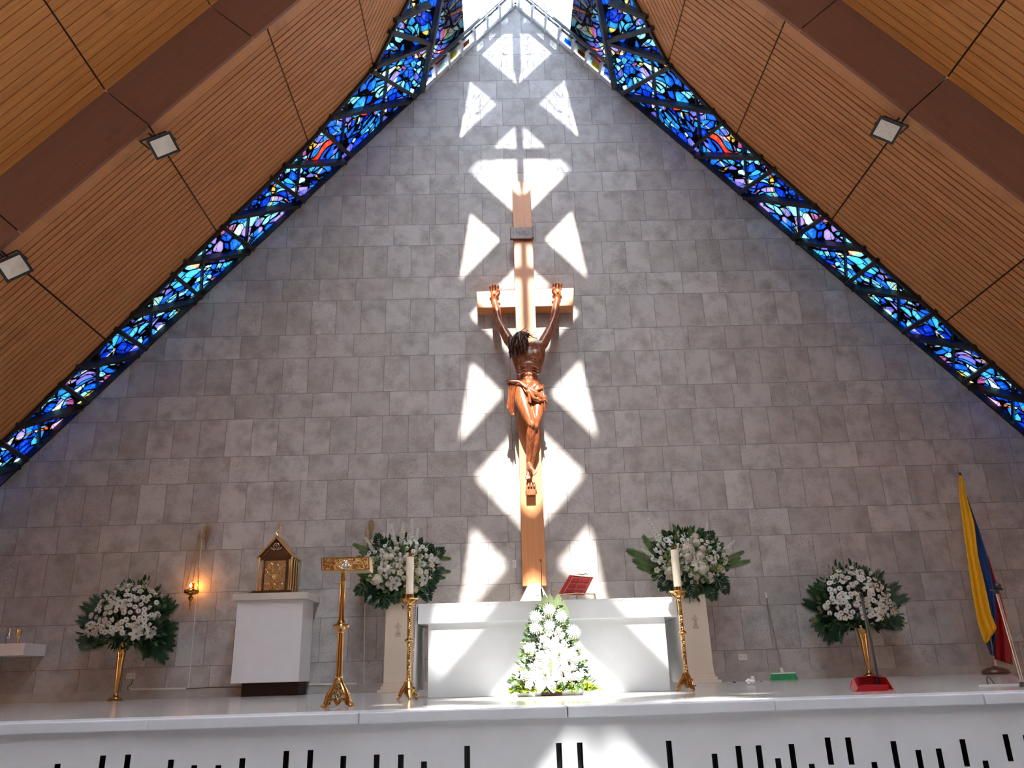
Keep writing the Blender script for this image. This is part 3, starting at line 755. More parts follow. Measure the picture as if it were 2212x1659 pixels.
for k in range(60):
    th = U(0, 2*pi); r = .115; p = hd(r*cos(th), .015+r*sin(th), .055+U(-.03,.03)); d = (HX*cos(th)+HY*sin(th)+HZ*U(-.7,1.1)).normalized()
    T.tube([p, p+d*U(.035,.075)], [.006, .0012], 5)
T.tube([A(1124,716,-.78), A(1134,709,-.80), A(1137,706,-.80)], [.008,.006,.002], 5); T.tube([A(1130,716,-.76), A(1141,722,-.74), A(1152,729,-.70), A(1161,731,-.66)], [.009,.008,.007,.003], 6)
T.tube([A(1147,725,-.74), A(1154,719,-.74)], [.006,.002], 5); T.tube([A(1160,731,-.67), A(1161,739,-.67)], [.006,.002], 5); T.tube([A(1138,714,-.76), A(1143,716,-.76)], [.006,.002], 5)
T.build('crown_of_thorns', 'figure_dark', fig, smooth=60)
# loincloth: knotted rope band, drape over the hip, tails at both sides
random.seed(5)
L = MB()
def wavy(pts, r, k=3, amp=.012):
    for j in range(k):
        ph = U(0, 6); q = [Vector(p)+Vector((U(-amp,amp), U(-amp,amp), U(-amp,amp))) for p in pts]; L.tube(q, [r*U(.7,1.1)]*len(q), 8)
wavy([A(1098,824,-.62), A(1110,826,-.63), A(1122,825,-.64), A(1134,833,-.665), A(1143,842,-.67), A(1155,846,-.66), A(1168,838,-.60), A(1174,832,-.54)], .019, 4)
wavy([A(1140,834,-.66), A(1146,850,-.70), A(1154,862,-.70), A(1164,866,-.66), A(1176,864,-.60)], .022, 5, .02)
wavy([A(1146,838,-.66), A(1158,850,-.68), A(1170,860,-.64), A(1178,868,-.58)], .022, 5, .02)
wavy([A(1144,846,-.69), A(1143,856,-.70), A(1144,870,-.69)], .022, 3, .012)
L.ell(A(1099,824,-.62), (.035,.03,.03)); L.ell(A(1141,846,-.69), (.04,.03,.035)); L.ell(A(1177,858,-.58), (.025,.03,.04))
def sheet(cols_, nz, amp):
    """draped cloth with folds: list of columns, each a list of points from top to bottom"""
    idx = []
    for ci, c_ in enumerate(cols_):
        P = [A(*q) for q in c_]; col = []
        for k in range(nz+1):
            t = k/nz*(len(P)-1); i = min(int(t), len(P)-2); f = t-i
            p = P[i].lerp(P[i+1], f) + Vector((0, amp*(1 if ci % 2 else -1)*(0.4+0.6*k/nz), 0)); col.append(L.vert(p))
        idx.append(col)
    for a in range(len(idx)-1):
        for k in range(nz): L.face((idx[a][k], idx[a+1][k], idx[a+1][k+1], idx[a][k+1]))
sheet([[(1098+k*2.6,827,-.60),(1099+k*1.9,855,-.62),(1095+k*2.6,878+k*1.0,-.60),(1098+k*2.3,884+k*4.5-(k>4)*14,-.60)] for k in range(8)], 12, .024)
sheet([[(1162+k*1.9,842+k*.5,-.60-.0*k),(1164+k*1.7,860,-.62),(1168+k*1.5,872+k*1.5,-.60),(1170+k*1.3,878+k*2.2,-.58)] for k in range(7)], 10, .022)
sheet([[(1126+k*5.2,830+k*2.2,-.61-.012*k),(1131+k*5,840+k*2.6,-.665),(1138+k*4.6,850+k*2.6,-.69)] for k in range(8)], 8, .010)
lo = L.build('loincloth', 'figure', fig, smooth=60)
so = lo.modifiers.new('thick', 'SOLIDIFY'); so.thickness = 0.008

# plinth at the foot of the cross
PL = thing('cross_plinth', (at(1155, 1290, -0.4).x, -0.4, 0), 'white sloping stone plinth under the foot of the cross, behind the altar', 'plinth')
a0, a1 = at(1142, 1263, -.62), at(1167, 1263, -.62); xb0, xb1 = at(1096, 1340, -.62).x-.42, at(1210, 1340, -.62).x+.42
b = MB(); zt_ = at(1155, 1266, YC).z-.001; fr = [(xb0,-.62,0),(xb1,-.62,0),(a1.x,-.62,zt_),(a0.x,-.62,zt_)]; b.prism(fr, (0,.60,0)); b.build('body', 'stone', PL, smooth=0, bevel=0.01)
b = MB(); c_ = at(1161, 1292, -.63); b.tube([c_+Vector((.045*cos(t*pi/8), 0, .045*sin(t*pi/8))) for t in range(0,9)], .004, 6); b.build('carved_arc', 'stone', PL)

# ================================================================== altar
YA = -4.65
AL = thing('altar', (-.14, YA+.4, 0), 'long white altar table with thick top slab in the middle of the platform', 'altar')
b = MB(); b.box(-1.165, .885, YA, YA+.70, 0.0, .60); b.build('body_panel', 'white', AL, smooth=0, bevel=0.004)
b = MB(); b.box(-1.248, .992, YA-.06, YA+.80, .598, .755); b.build('top_slab', 'white', AL, smooth=0, bevel=0.005)
CL = thing('altar_cloth', (-.14, YA+.4, .755), 'white linen altar cloth with lace edges hanging down both ends of the altar', 'cloth')
b = MB(); b.box(-1.253, .997, YA-.066, YA+.78, .7555, .762); b.build('top_cloth', 'cloth', CL, smooth=0)
b = MB(); n = 86
for k in range(n):
    x0 = -1.253 + k*2.25/n; w = 2.25/n
    b.prism([(x0+.002, YA-.067, .757), (x0+w-.002, YA-.067, .757), (x0+w/2, YA-.067, .742)], (0, -.003, 0))
b.build('lace_trim', 'cloth', CL, smooth=0)
for s, xx in ((-1, -1.258), (1, 1.000)):
    b = MB(); N = 46; rows = 30; idx = []
    for i in range(N+1):
        y = YA-.05 + .78*i/N; col = []
        for j in range(rows+1):
            f = j/rows; z = .76 - .70*f
            col.append(b.vert((xx + s*(.006 + .026*f*(1+sin(i*1.05))*.5 + .010*f), y - .03*f*(1 if i == 0 else 0)*(j % 2), z)))
        idx.append(col)
    for i in range(N):
        for j in range(rows): b.face((idx[i][j], idx[i+1][j], idx[i+1][j+1], idx[i][j+1]))
    o = b.build('side_drop', 'cloth', CL, smooth=60); so = o.modifiers.new('thick', 'SOLIDIFY'); so.thickness = .003
    b = MB()
    for j in range(44):
        z = .75 - j*.0157; b.prism([(xx+s*.022, YA-.05, z), (xx+s*.022, YA-.05, z-.013), (xx+s*.022, YA-.072, z-.0065)], (s*.003, 0, 0))
    b.build('lace_edge', 'cloth', CL, smooth=0)

# microphone
MI = thing('microphone', tuple(at(1171, 1294, -4.3).xy) + (.762,), 'thin black gooseneck microphone standing on the altar in front of the cross', 'microphone')
mx, my = at(1171, 1294, -4.3).xy
b = MB(); b.tube([(mx, my, .762), (mx, my, .775)], .035, 16); b.build('base', 'rubber', MI)
b = MB(); p0 = at(1171.5, 1290, -4.3); p1 = at(1169.5, 1272, -4.3); p2 = at(1170, 1240, -4.3); p3 = at(1168.5, 1212, -4.3)
b.tube([(mx, my, .77), p0, p1], [.010, .009, .007], 10); b.build('handle', 'rubber', MI)
b = MB(); b.tube([p1, p2, p3], .0033, 8); b.build('gooseneck', 'rubber', MI)
b = MB(); b.tube([p3-Vector((0,0,.005)), p3+Vector((-.004,-.006,.018))], [.008,.007], 10); b.build('capsule', 'rubber', MI)

# missal on its stand
MS = thing('missal_stand', (at(1245, 1290, -4.3).x, -4.2, .762), 'bronze wire book stand on the altar right of the cross', 'book stand')
g = lambda x, y, Y: at(880+x/3.456, 1150+y/3.456, Y)
Yb, Yt = -4.12, -4.30
TL, TR, BR, BL = g(1210,318,Yt), g(1390,335,Yt+.02), g(1322,468,Yb), g(1125,466,Yb-.02)
b = MB()
def lerp2(u, v): return (BL.lerp(BR, u)).lerp(TL.lerp(TR, u), v) + Vector((0,-.012,0))
for v in (.06,.32,.60,.90): b.tube([lerp2(.18,v), lerp2(.90,v)], .004, 6)
for u in (.18,.52,.90): b.tube([lerp2(u,.02), lerp2(u,.92)], .004, 6)
b.build('grid_frame', 'old_brass', MS)
for n_, (q, z) in enumerate((((1130, 500), 1), ((1265, 500), 1), ((1403, 495), 1))):
    b = MB(); t = g(q[0]+(0, 0, -5)[n_], 455, -4.36+.0*n_); f = Vector((g(*q, -4.36).x, -4.36, .763)); b.tube([t, f], .006, 8); b.ell(f+Vector((0,0,.008)), .009); b.build('leg', 'old_brass', MS)
b = MB(); b.tube([g(1128,470,-4.36), g(1265,455,-4.36), g(1400,462,-4.36)], .005, 6); b.tube([g(1265,455,-4.36), lerp2(.5,.2)], .004, 6); b.tube([g(1130,470,-4.36), lerp2(.1,.1)], .004, 6)
c_ = g(1195,488,-4.36); b.tube([c_+Vector((.014*cos(t*pi/5),0,.011*sin(t*pi/5))) for t in range(11)], .003, 5); b.build('rail', 'old_brass', MS)
b = MB(); c_ = g(1305,318,Yt-.01)
for s in (-1, 1): b.tube([c_, c_+Vector((s*.03,0,.012)), c_+Vector((s*.055,0,.002))], [.006,.005,.003], 6)
b.build('top_scroll', 'old_brass', MS)
BK = thing('missal', (at(1245, 1290, -4.2).x, -4.15, .80), 'open red book resting on the wire stand on the altar', 'book')
def shear(P, d): return [p + Vector((0, d, 0)) for p in P]
b = MB(); P = [BL, BR, TR, TL]; b.prism(P, (0, .008, 0)); b.build('cover', 'red', BK, smooth=0)
b = MB(); b.prism([p.lerp((BL+TR)/2, .04) + Vector((0,.008,0)) for p in P], (0, .03, 0)); b.build('pages', 'cloth', BK, smooth=0)
for n_, (px_, py_) in enumerate(((1110, 1293), (1202.6, 1291))):
    c_ = at(px_, py_, -4.45); b = MB(); b.box(c_.x-.012, c_.x+.012, -4.47, -4.44, .762, .762+.026)  # two plain white cubes, use unknown
    tag(b.build('white_cube', 'plastic', smooth=0, bevel=.002), ['small white cube on the altar edge left of the microphone', 'small white cube on the altar edge beside the red book'][n_], 'cube', 'white cubes on the altar')

# ================================================================== candlesticks
random.seed(3)
def candlestick(x, y, label):
    t = thing('candlestick', (x, y, 0), label, 'candlestick', 'brass candlesticks beside the altar')
    b = MB()                                                          # pierced three-footed base
    for k in range(3):
        a = 2*pi*k/3 - pi/2 + .25; d = Vector((cos(a), sin(a), 0)); q = Vector((-sin(a), cos(a), 0))
        b.tube([d*.018+Vector((0,0,.135)), d*.032+Vector((0,0,.10)), d*.058+Vector((0,0,.055)), d*.078+Vector((0,0,.022)), d*.092+Vector((0,0,.008))], [.012,.017,.018,.016,.007], 8)
        b.ell(d*.088+Vector((0,0,.009)), (.014,.014,.009))
        for j in range(7):
            f = U(0,1); c = d*(.03+.04*f) + q*U(-.022,.022)*(1+f) + Vector((0,0,.11-.085*f)); r = U(.006,.012)
            b.tube([c + (q*cos(w_*pi/4) + Vector((0,0,1))*sin(w_*pi/4))*r*(1-w_*.07) for w_ in range(9)], .0032, 5)
        b.ell(d*.055+Vector((0,0,.075)), (.012,.012,.016)); e = Vector((cos(a+pi/3), sin(a+pi/3), 0))
        b.tube([d*.085+Vector((0,0,.012)), (d+e)*.03+Vector((0,0,.05)), e*.02+Vector((0,0,.09))], [.006,.010,.008], 6)
    b.lathe([(.008,.02),(.03,.05),(.022,.09),(.016,.13),(.024,.14),(.024,.15),(.013,.165)], 18)
    b.build('base', 'brass', t, world=False)
    def stem(z0, z1, nm):
        b = MB(); n = 60; pts = [(0,0,z0+(z1-z0)*k/n) for k in range(n+1)]
        s = MB(); s.tube(pts, .0135, 24, tw=0, lob=0)
        for k in range(3):
            q = [Vector((.0085*cos(2*pi*k/3 + j*.55), .0085*sin(2*pi*k/3 + j*.55), z0+(z1-z0)*j/n)) for j in range(n+1)]
            b.tube(q, .0088, 8)
        b.build(nm, 'brass', t, world=False)
    stem(.165, .44, 'twisted_stem'); stem(.475, .72, 'twisted_stem')
    b = MB(); b.lathe([(.012,.435),(.022,.443),(.034,.452),(.036,.458),(.030,.466),(.018,.475),(.012,.482)], 20, mod=lambda th, k: 1+.06*cos(8*th)*(k in (2,3,4))); b.build('knop', 'brass', t, world=False)
    b = MB(); b.lathe([(.012,.715),(.02,.73),(.016,.745),(.024,.76),(.045,.775),(.068,.790),(.070,.797),(.060,.795),(.03,.792),(.034,.794)], 32, mod=lambda th, k: 1+.07*abs(cos(4*th))*(k in (4,5,6,7)))
    for k in range(8):
        a = pi*k/4; d = Vector((cos(a), sin(a), 0)); b.tube([d*.03+Vector((0,0,.745)), d*.05+Vector((0,0,.758)), d*.064+Vector((0,0,.785))], [.004,.005,.003], 5)
    b.build('drip_pan', 'brass', t, world=False)
    b = MB(); b.lathe([(.034,.792),(.0355,.793),(.0355,.8315),(.033,.832)], 24); b.build('socket', 'brass', t, world=False)
    return t
def candle(x, y, label):
    t = thing('candle', (x, y, .8325), label, 'candle', 'thick ivory altar candles')
    b = MB(); b.lathe([(.001,0),(.033,0),(.033,.3125),(.001,.3125)], 28); b.build('wax_body', 'wax', t, world=False)
    b = MB(); b.lathe([(.026,.3125),(.026,.3195),(.013,.3235),(.013,.3455),(.009,.3475),(.001,.3475)], 20); b.ell((.014,0,.3335), (.007,.007,.011)); b.build('brass_cap', 'brass', t, world=False)
xl = at(883, 1400, -4.85).x; xr = at(1477, 1400, -4.85).x
candlestick(xl, -4.85, 'twisted brass candlestick at the left end of the altar')
candle(xl, -4.85, 'thick ivory candle on the candlestick left of the altar')
candlestick(xr, -4.85, 'twisted brass candlestick at the right end of the altar')
candle(xr, -4.85, 'thick ivory candle on the candlestick right of the altar')

# ================================================================== lectern
YL = -6.3; lx = at(733, 1440, YL).x
LE = thing('lectern', (lx, YL, 0), 'tall brass lectern with gothic foot at the platform edge, left of the altar', 'lectern')
b = MB()
for k in range(4):
    a = pi/4 + pi/2*k + .1; d = Vector((cos(a), sin(a), 0)); q = Vector((-sin(a), cos(a), 0)); z = Vector((0,0,1))
    b.tube([d*.026+z*.158, d*.034+z*.130, d*.060+z*.098, d*.088+z*.066, d*.100+z*.030, d*.108+z*.010], [.010,.013,.014,.012,.010,.007], 8)
    b.ell(d*.120+z*.010, (.016,.011,.010)); b.tube([d*.10+z*.02, d*.122+z*.010], [.009,.008], 8)
    for j in range(12):
        f = U(0,1); c = d*(.03+.065*f)+z*(.135-.09*f)+q*U(-.014,.014); r = U(.004,.009); b.tube([c+(q*cos(w_*pi/4)+z*sin(w_*pi/4))*r for w_ in range(8)], .0026, 5)
    # face between two legs: quatrefoil ring and arch
    a2 = a+pi/4; e = Vector((cos(a2), sin(a2), 0)); h = Vector((-sin(a2), cos(a2), 0))
    for ox, oz in ((0,.020),(-.018,0),(.018,0),(0,-.018)):
        c = e*(.058 - oz*.7)+z*(.088+oz)+h*ox; b.tube([c+(h*cos(w_*pi/6)+z*sin(w_*pi/6))*.0125 for w_ in range(13)], .0042, 6)
    b.tube([e*.068+h*.062+z*.012, e*.070+h*.050+z*.040, e*.070+h*.018+z*.046, e*.085+z*.018, e*.070-h*.018+z*.046, e*.070-h*.050+z*.040, e*.068-h*.062+z*.012], [.006,.009,.009,.012,.009,.009,.006], 7)
    for s in (-1, 1): b.tube([e*.030+h*s*.018+z*.140, e*.048+h*s*.034+z*.105, e*.066+h*s*.050+z*.066, e*.072+h*s*.060+z*.030], [.005,.008,.009,.006], 7)
b.lathe([(.022,.13),(.034,.140),(.036,.150),(.028,.156),(.030,.165),(.024,.172)], 24)
b.build('base', 'brass', LE, world=False)
b = MB(); b.lathe([(.022,.170),(.0255,.178),(.0225,.195),(.0195,.205),(.0195,.455),(.026,.462),(.026,.468)], 28); b.build('lower_shaft', 'brass', LE, world=False)
b = MB(); b.lathe([(.024,.466),(.036,.476),(.050,.488),(.056,.500),(.052,.508),(.040,.514),(.028,.520),(.023,.532)], 32); b.build('knop', 'brass', LE, world=False)
b = MB(); b.lathe([(.023,.530),(.0185,.545),(.0185,.780),(.0205,.784),(.0205,.792),(.016,.796),(.014,.850),(.020,.858),(.012,.870)], 28); b.build('upper_shaft', 'brass', LE, world=False)
b = MB(); b.tube([(-.018,0,.775), (-.045,0,.775)], .004, 8); b.ell((-.045,0,.775), (.006,.008,.008)); b.build('clamp_screw', 'old_brass', LE, world=False)
# desk
f = lambda x, y, Y: at(x, y, Y)
Yf = YL-.10
P0, P1, P2, P3 = f(697,1232.5,Yf), f(796,1230.5,Yf), f(795.5,1202.5,Yf+.02), f(696.5,1207,Yf+.02)
D = .20
b = MB(); b.hexa([P0, P1, P1+Vector((.0,D,0)), P0+Vector((0,D,0)), P3, P2, P2+Vector((0,D-.03,.0)), P3+Vector((0,D-.03,.0))]); b.build('desk', 'gold', LE, smooth=0, bevel=.003)
o_ = (P0+P1+P2+P3)/4; ex = (P1-P0).normalized(); ez = (P3-P0).normalized(); ey = Vector((0,-1,0))
b = MB()
for u in [-.14+.0*k for k in range(1)]: pass
for k in range(120):
    u = U(-.150,.150); v = U(-.036,.036)
    if abs(u) < .052: continue
    c = o_ + ex*u + ez*v + ey*.004; r = U(.006,.013); a0_ = U(0,6); s_ = random.choice((-1,1))
    b.tube([c + ex*(r*(1-w_*.08)*cos(a0_+s_*w_*.75)) + ez*(r*(1-w_*.08)*sin(a0_+s_*w_*.75)) for w_ in range(10)], .0022, 5)
for s in (-1, 1):
    b.tube([o_+ex*(-.158)+ez*(s*.044)+ey*.004, o_+ex*.158+ez*(s*.044)+ey*.004], .0035, 6); b.tube([o_+ex*(s*.158)+ez*-.044+ey*.004, o_+ex*(s*.158)+ez*.044+ey*.004], .0035, 6)
b.build('scrollwork', 'brass', LE)
b = MB(); b.tube([o_+ex*(.050*cos(t*pi/12))+ez*(.036*sin(t*pi/12))+ey*.004 for t in range(25)], .0035, 6); b.build('oval_frame', 'gold', LE)
b = MB()
for u, v, r in ((-.008,.018,.010),(.008,.017,.010),(0,.004,.016),(-.02,-.012,.011),(.02,-.012,.011),(0,-.014,.013),(-.03,-.018,.008),(.03,-.018,.008),(-.012,.0,.008),(.014,.002,.008)): b.ell(o_+ex*u+ez*v+ey*.006, (r,.006,r*.8), nu=10)
b.build('medallion', 'silver', LE)['label'] = 'silver medallion'

# ================================================================== tabernacle on its wall block
YT = -.65
b_l, b_r = at(515,1298,YT), at(656.5,1297,YT); bb = at(496,1476,YT)
TB = thing('tabernacle_pedestal', ((b_l.x+b_r.x)/2, YT/2, 0), 'white box pedestal with cream slab top against the wall, left of the lectern', 'pedestal')
x0_, x1_ = (b_l.x+bb.x)/2, (b_r.x+at(643.5,1472,YT).x)/2; zb_ = bb.z-.005; zt2 = b_l.z
b = MB(); b.box(x0_, x1_, YT, -.02, zb_, zt2); b.build('body', 'block', TB, smooth=0, bevel=.004)
b = MB(); b.box(x0_+.10, x1_-.04, YT+.16, -.02, 0, zb_); b.build('recessed_foot', 'gap', TB, smooth=0)
b = MB(); s0, s1 = at(502,1289,YT-.06).x, at(665,1288,YT-.06).x; zs = at(600,1280,YT-.06).z; b.box(s0, s1, YT-.06, -.014, zt2, zs); b.build('top_slab', 'slab', TB, smooth=0, bevel=.004)
YF = -.52
tl = at(553,1276,YF); trr = at(628,1274,YF); W = trr.x-tl.x; xm = (tl.x+trr.x)/2; Dp = .40
TA = thing('tabernacle', (xm, YF+Dp/2, zs), 'gold temple-shaped tabernacle with columns and pitched roof on the white box pedestal', 'tabernacle')
z0 = zs; zc = at(590,1203,YF).z; za = at(599,1156,YF-.02).z
b = MB(); b.box(xm-W/2-.075, xm+W/2+.03, YF-.08, YF+Dp, z0, z0+.022); b.box(xm-W/2-.045, xm+W/2+.02, YF-.05, YF+Dp, z0+.022, z0+.045); b.build('base', 'dark_wood', TA, smooth=0, bevel=.003)
zp = z0+.045
b = MB(); b.box(xm-W/2+.07, xm+W/2-.07, YF+.03, YF+Dp-.02, zp, zc); b.box(xm-W/2+.0, xm+W/2, YF+.01, YF+Dp, zc-.035, zc); b.build('cabinet', 'dark_wood', TA, smooth=0)
b = MB(); dz1 = zc-.05; b.box(xm-W*.30, xm+W*.30, YF+.018, YF+.031, zp+.01, dz1); dr = b.build('door', 'relief', TA, smooth=0); dr['label'] = 'door with chased gold relief'
b = MB(); cz_ = zp+(dz1-zp)*.78
b.tube([Vector((xm+.045*cos(t*pi/10), YF+.012, cz_+.045*sin(t*pi/10))) for t in range(21)], .005, 6)
random.seed(21)
b.build('host_ring', 'gold', dr); b = MB()
for k in range(26):
    c = Vector((xm+U(-.13,.13), YF+.014, zp+U(.03,dz1-zp-.02))); r = U(.012,.03); a0_ = U(0,6)
    b.tube([c+Vector((r*cos(a0_+w_*.5), -.003, r*1.3*sin(a0_+w_*.5))) for w_ in range(6)], [.002,.005,.006,.006,.005,.002], 5)
b.build('scroll_relief', 'gold', dr); b = MB()
for k in range(16):
    a0_ = 2*pi*k/16; b.tube([Vector((xm+.055*cos(a0_), YF+.014, cz_+.055*sin(a0_))), Vector((xm+.085*cos(a0_), YF+.014, cz_+.085*sin(a0_)))], .003, 5)
b.build('ray_relief', 'gold', dr)
b = MB(); c = Vector((xm-.004, YF+.006, zp+.08))
prof = [(.030,0),(.024,.008),(.007,.020),(.009,.045),(.006,.060),(.020,.075),(.030,.100),(.032,.135),(.028,.135)]; b.lathe(prof, 16, c=c); b.build('chalice', 'gold', dr)
def col(x, y): 
    b = MB(); b.lathe([(.019,zp),(.019,zp+.022),(.012,zp+.03),(.0125,(zp+zc)/2),(.011,zc-.035),(.018,zc-.022),(.018,zc)], 14, c=(x,y,0)); b.build('column', 'gold', TA)
for x, y in ((xm-W/2+.012, YF+.012), (xm-W/2+.048, YF+.045), (xm+W/2-.012, YF+.012), (xm+W/2-.048, YF+.045), (xm+W/2-.012, YF+.14), (xm+W/2-.012, YF+.26), (xm+W/2-.012, YF+Dp-.02), (xm-W/2+.012, YF+Dp-.02)): col(x, y)
ov = .025; xl_, xr_ = xm-W/2-ov, xm+W/2+ov; ye = YF-.03; zr = za
b = MB()
b.prism([(xl_+.03, YF, zc), (xr_-.03, YF, zc), (xm, YF, zr-.035)], (0, Dp, 0)); b.build('gable', 'dark_wood', TA, smooth=0)
b = MB()
for s, xe_ in ((-1, xl_), (1, xr_)):
    b.prism([(xe_, ye, zc-.012), (xm, ye, zr), (xm, ye, zr-.028), (xe_+(-s)*.02, ye, zc-.012)], (0, Dp+.06, 0))
b.build('roof', 'gold', TA, smooth=0)
b = MB()
for s in (-1, 1):
    xe_ = xl_ if s < 0 else xr_
    b.tube([(xe_-s*.035, ye-.002, zc+.010), (xm-s*.0, ye-.002, zr-.038)], .006, 6); b.tube([(xm+s*W*.36, YF-.004, zc+.025), (xm+s*W*.20, YF-.004, zc+.105)], .004, 6)
b.build('gable_trim', 'gold', TA)
b = MB(); c = Vector((xm, YF-.008, zc+(zr-zc)*.50)); b.tube([c+Vector((.040*cos(t*pi/10),0,.040*sin(t*pi/10))) for t in range(21)], .007, 6)
b.tube([c+Vector((0,0,-.03)), c+Vector((0,0,.03))], .004, 6); b.tube([c+Vector((-.018,0,.006)), c+Vector((.018,0,.006))], .004, 6)
for s in (-1, 1):
    for k in range(3): b.tube([c+Vector((s*(.01+.02*k),-.002,-.048)), c+Vector((s*(.035+.02*k),-.004,-.055+.012*k)), c+Vector((s*(.045+.016*k),-.002,-.03+.01*k))], [.006,.008,.004], 6)
b.build('wreath', 'silver', TA)['label'] = 'silver wreath ornament'
b = MB(); zt3 = zr
b.tube([(xm, YF+.05, zt3-.01), (xm, YF+.05, zt3+.05)], .005, 6)
for s in (-1, 1): b.tube([(xm, YF+.05, zt3+.01), (xm+s*.03, YF+.05, zt3+.035), (xm+s*.034, YF+.05, zt3+.065), (xm+s*.012, YF+.05, zt3+.075), (xm+s*.008, YF+.05, zt3+.05)], [.006,.007,.006,.006,.004], 7)
b.ell((xm, YF+.05, zt3+.085), .018); b.tube([(xm, YF+.05, zt3+.10), (xm, YF+.05, zt3+.165)], .0055, 6); b.tube([(xm-.024, YF+.05, zt3+.135), (xm+.024, YF+.05, zt3+.135)], .0055, 6)
b.ell((xm+.026, YF+.05, zt3+.12), (.012,.01,.016)); b.build('finial', 'gold', TA)

# ================================================================== sanctuary lamps
def lamp(px, py, label, lit):
    """wall bracket with three chains; px, py is the top of the bracket"""
    p = at(px, py, -.10); t = thing('sanctuary_lamp', (p.x, -.02, p.z-.12), label, 'hanging lamp', 'hanging sanctuary lamps on the wall')
    V = lambda x, y, z: Vector((p.x+x, y, p.z+z))
    b = MB()
    b.tube([V(0,-.02,-.40), V(0,-.03,-.30), V(0,-.10,-.18), V(0,-.20,-.10)], [.010,.012,.011,.008], 8)
    b.tube([V(.045*sin(k*pi/8),-.03,-.07-.07*cos(k*pi/8)*-1-.02) for k in range(17)], .006, 6)
    b.tube([V(0,-.03,0), V(0,-.03,-.16), V(0,-.02,-.34)], [.005,.012,.008], 8)
    for s in (-1, 1):
        b.tube([V(s*.008,-.03,-.03), V(s*.042,-.03,-.05), V(s*.040,-.03,-.085), V(s*.010,-.03,-.12), V(s*.030,-.03,-.15), V(s*.006,-.03,-.19)], [.004,.007,.007,.008,.006,.004], 6)
        b.tube([V(s*.004,-.025,-.22), V(s*.022,-.025,-.25), V(s*.004,-.025,-.29)], [.004,.006,.004], 6)
    b.ell(V(0,-.03,.0), .012); b.build('wall_bracket', 'old_brass', t)
    hook = V(-.045, -.20, -.13); bowl = V(-.075, -.20, -1.0)
    b = MB()
    prof = [(.004,-.22),(.008,-.20),(.012,-.17),(.010,-.15),(.018,-.13),(.012,-.12),(.030,-.105),(.040,-.085),(.028,-.070),(.016,-.058),(.022,-.050),(.060,-.040),(.095,-.022),(.104,0),(.100,.022),(.094,.026),(.060,.024),(.04,.02)]
    b.lathe(prof, 32, c=bowl, mod=lambda th, k: 1+.03*cos(12*th)*(11 <= k <= 14)); b.ell(bowl+Vector((0,0,-.235)), .010)
    b.build('bowl', 'brass', t)
    for k in range(3):
        a = pi/2 + 2*pi*k/3 + .35; e = bowl + Vector((.092*cos(a), .092*sin(a), .03)); d = hook-e; n = 22
        b = MB(); b.tube([e+Vector((.014*cos(w_*pi/4),0,.012*sin(w_*pi/4))) for w_ in range(9)], .004, 5)
        for j in range(n):
            c = e + d*((j+.5)/n); dd = d.normalized(); s_ = dd.cross(Vector((cos(j*pi/2), sin(j*pi/2), .1))).normalized(); h_ = d.length/n*.62
            b.tube([c + dd*(h_*cos(w_*pi/4)) + s_*(.009*sin(w_*pi/4)) for w_ in range(9)], .0032, 4, cap=False)
        b.build('chain', 'old_brass', t)
    b = MB(); b.lathe([(.030,.02),(.036,.03),(.038,.11),(.034,.115),(.032,.11),(.030,.035)], 20, c=bowl); b.build('glass_cup', 'redglass', t)
    b = MB(); b.lathe([(.042,.015),(.046,.03),(.042,.04)], 20, c=bowl); b.build('cup_holder', 'old_brass', t)
    if lit:
        b = MB(); b.lathe([(.002,.040),(.014,.048),(.019,.062),(.015,.082),(.006,.098),(.001,.106)], 12, c=bowl+Vector((0,-.045,0.012))); b.build('flame', 'flame', t)
        ld = bpy.data.lights.new('lamp_glow', 'POINT'); lo_ = bpy.data.objects.new('lamp_glow', ld); COL.objects.link(lo_); lo_.parent = t; lo_.location = bowl + Vector((.02,.09,.09)) - LOC[t.name]
        ld.energy = 2.6; ld.color = (1.0, 0.36, 0.06); ld.shadow_soft_size = .03
    return t
lamp(446, 1128, 'lit brass sanctuary lamp hanging on chains, glowing orange, left of the tabernacle', True)
lamp(801, 1119, 'brass hanging lamp whose bracket rises behind the left flower arrangement', False)
# conduits and trunking
def conduit(pts, r, name, label, cat, mat='plastic', flat=False):
    b = MB(); b.tube([at(x, y, -.02) for x, y in pts], r, 8); tag(b.build(name, mat), label, cat)
conduit([(436,1165),(421,1330),(407,1487)], .006, 'conduit', 'thin white cable conduit running down the wall under the lit lamp', 'conduit')
conduit([(796,1180),(787.5,1320),(786,1477)], .006, 'conduit', 'thin white cable conduit down the wall under the left flower arrangement', 'conduit')
def bar_on_wall(x0, y0, x1, y1, h, name, label, cat):
    b = MB(); p, q = at(x0, y0, 0), at(x1, y1, 0); b.bar(p+Vector((0,-.012,0)), q+Vector((0,-.012,0)), .024, h, (0,0,1)); tag(b.build(name, 'plastic', smooth=0), label, cat)
bar_on_wall(281, 1489, 402, 1487, .022, 'cable_trunking', 'white cable trunking low on the wall beside the left gold vase', 'trunking')
bar_on_wall(668, 1478.5, 770, 1476.5, .02, 'cable_trunking', 'white cable trunking low on the wall behind the lectern', 'trunking')
b = MB(); b.tube([at(x, y, -.01) for x, y in ((402,1488),(425,1487),(455,1484.5),(500,1484),(520,1484),(530,1492),(545,1497))], .005, 6); tag(b.build('cable', 'rubber'), 'black cable along the wall foot towards the box pedestal', 'cable')
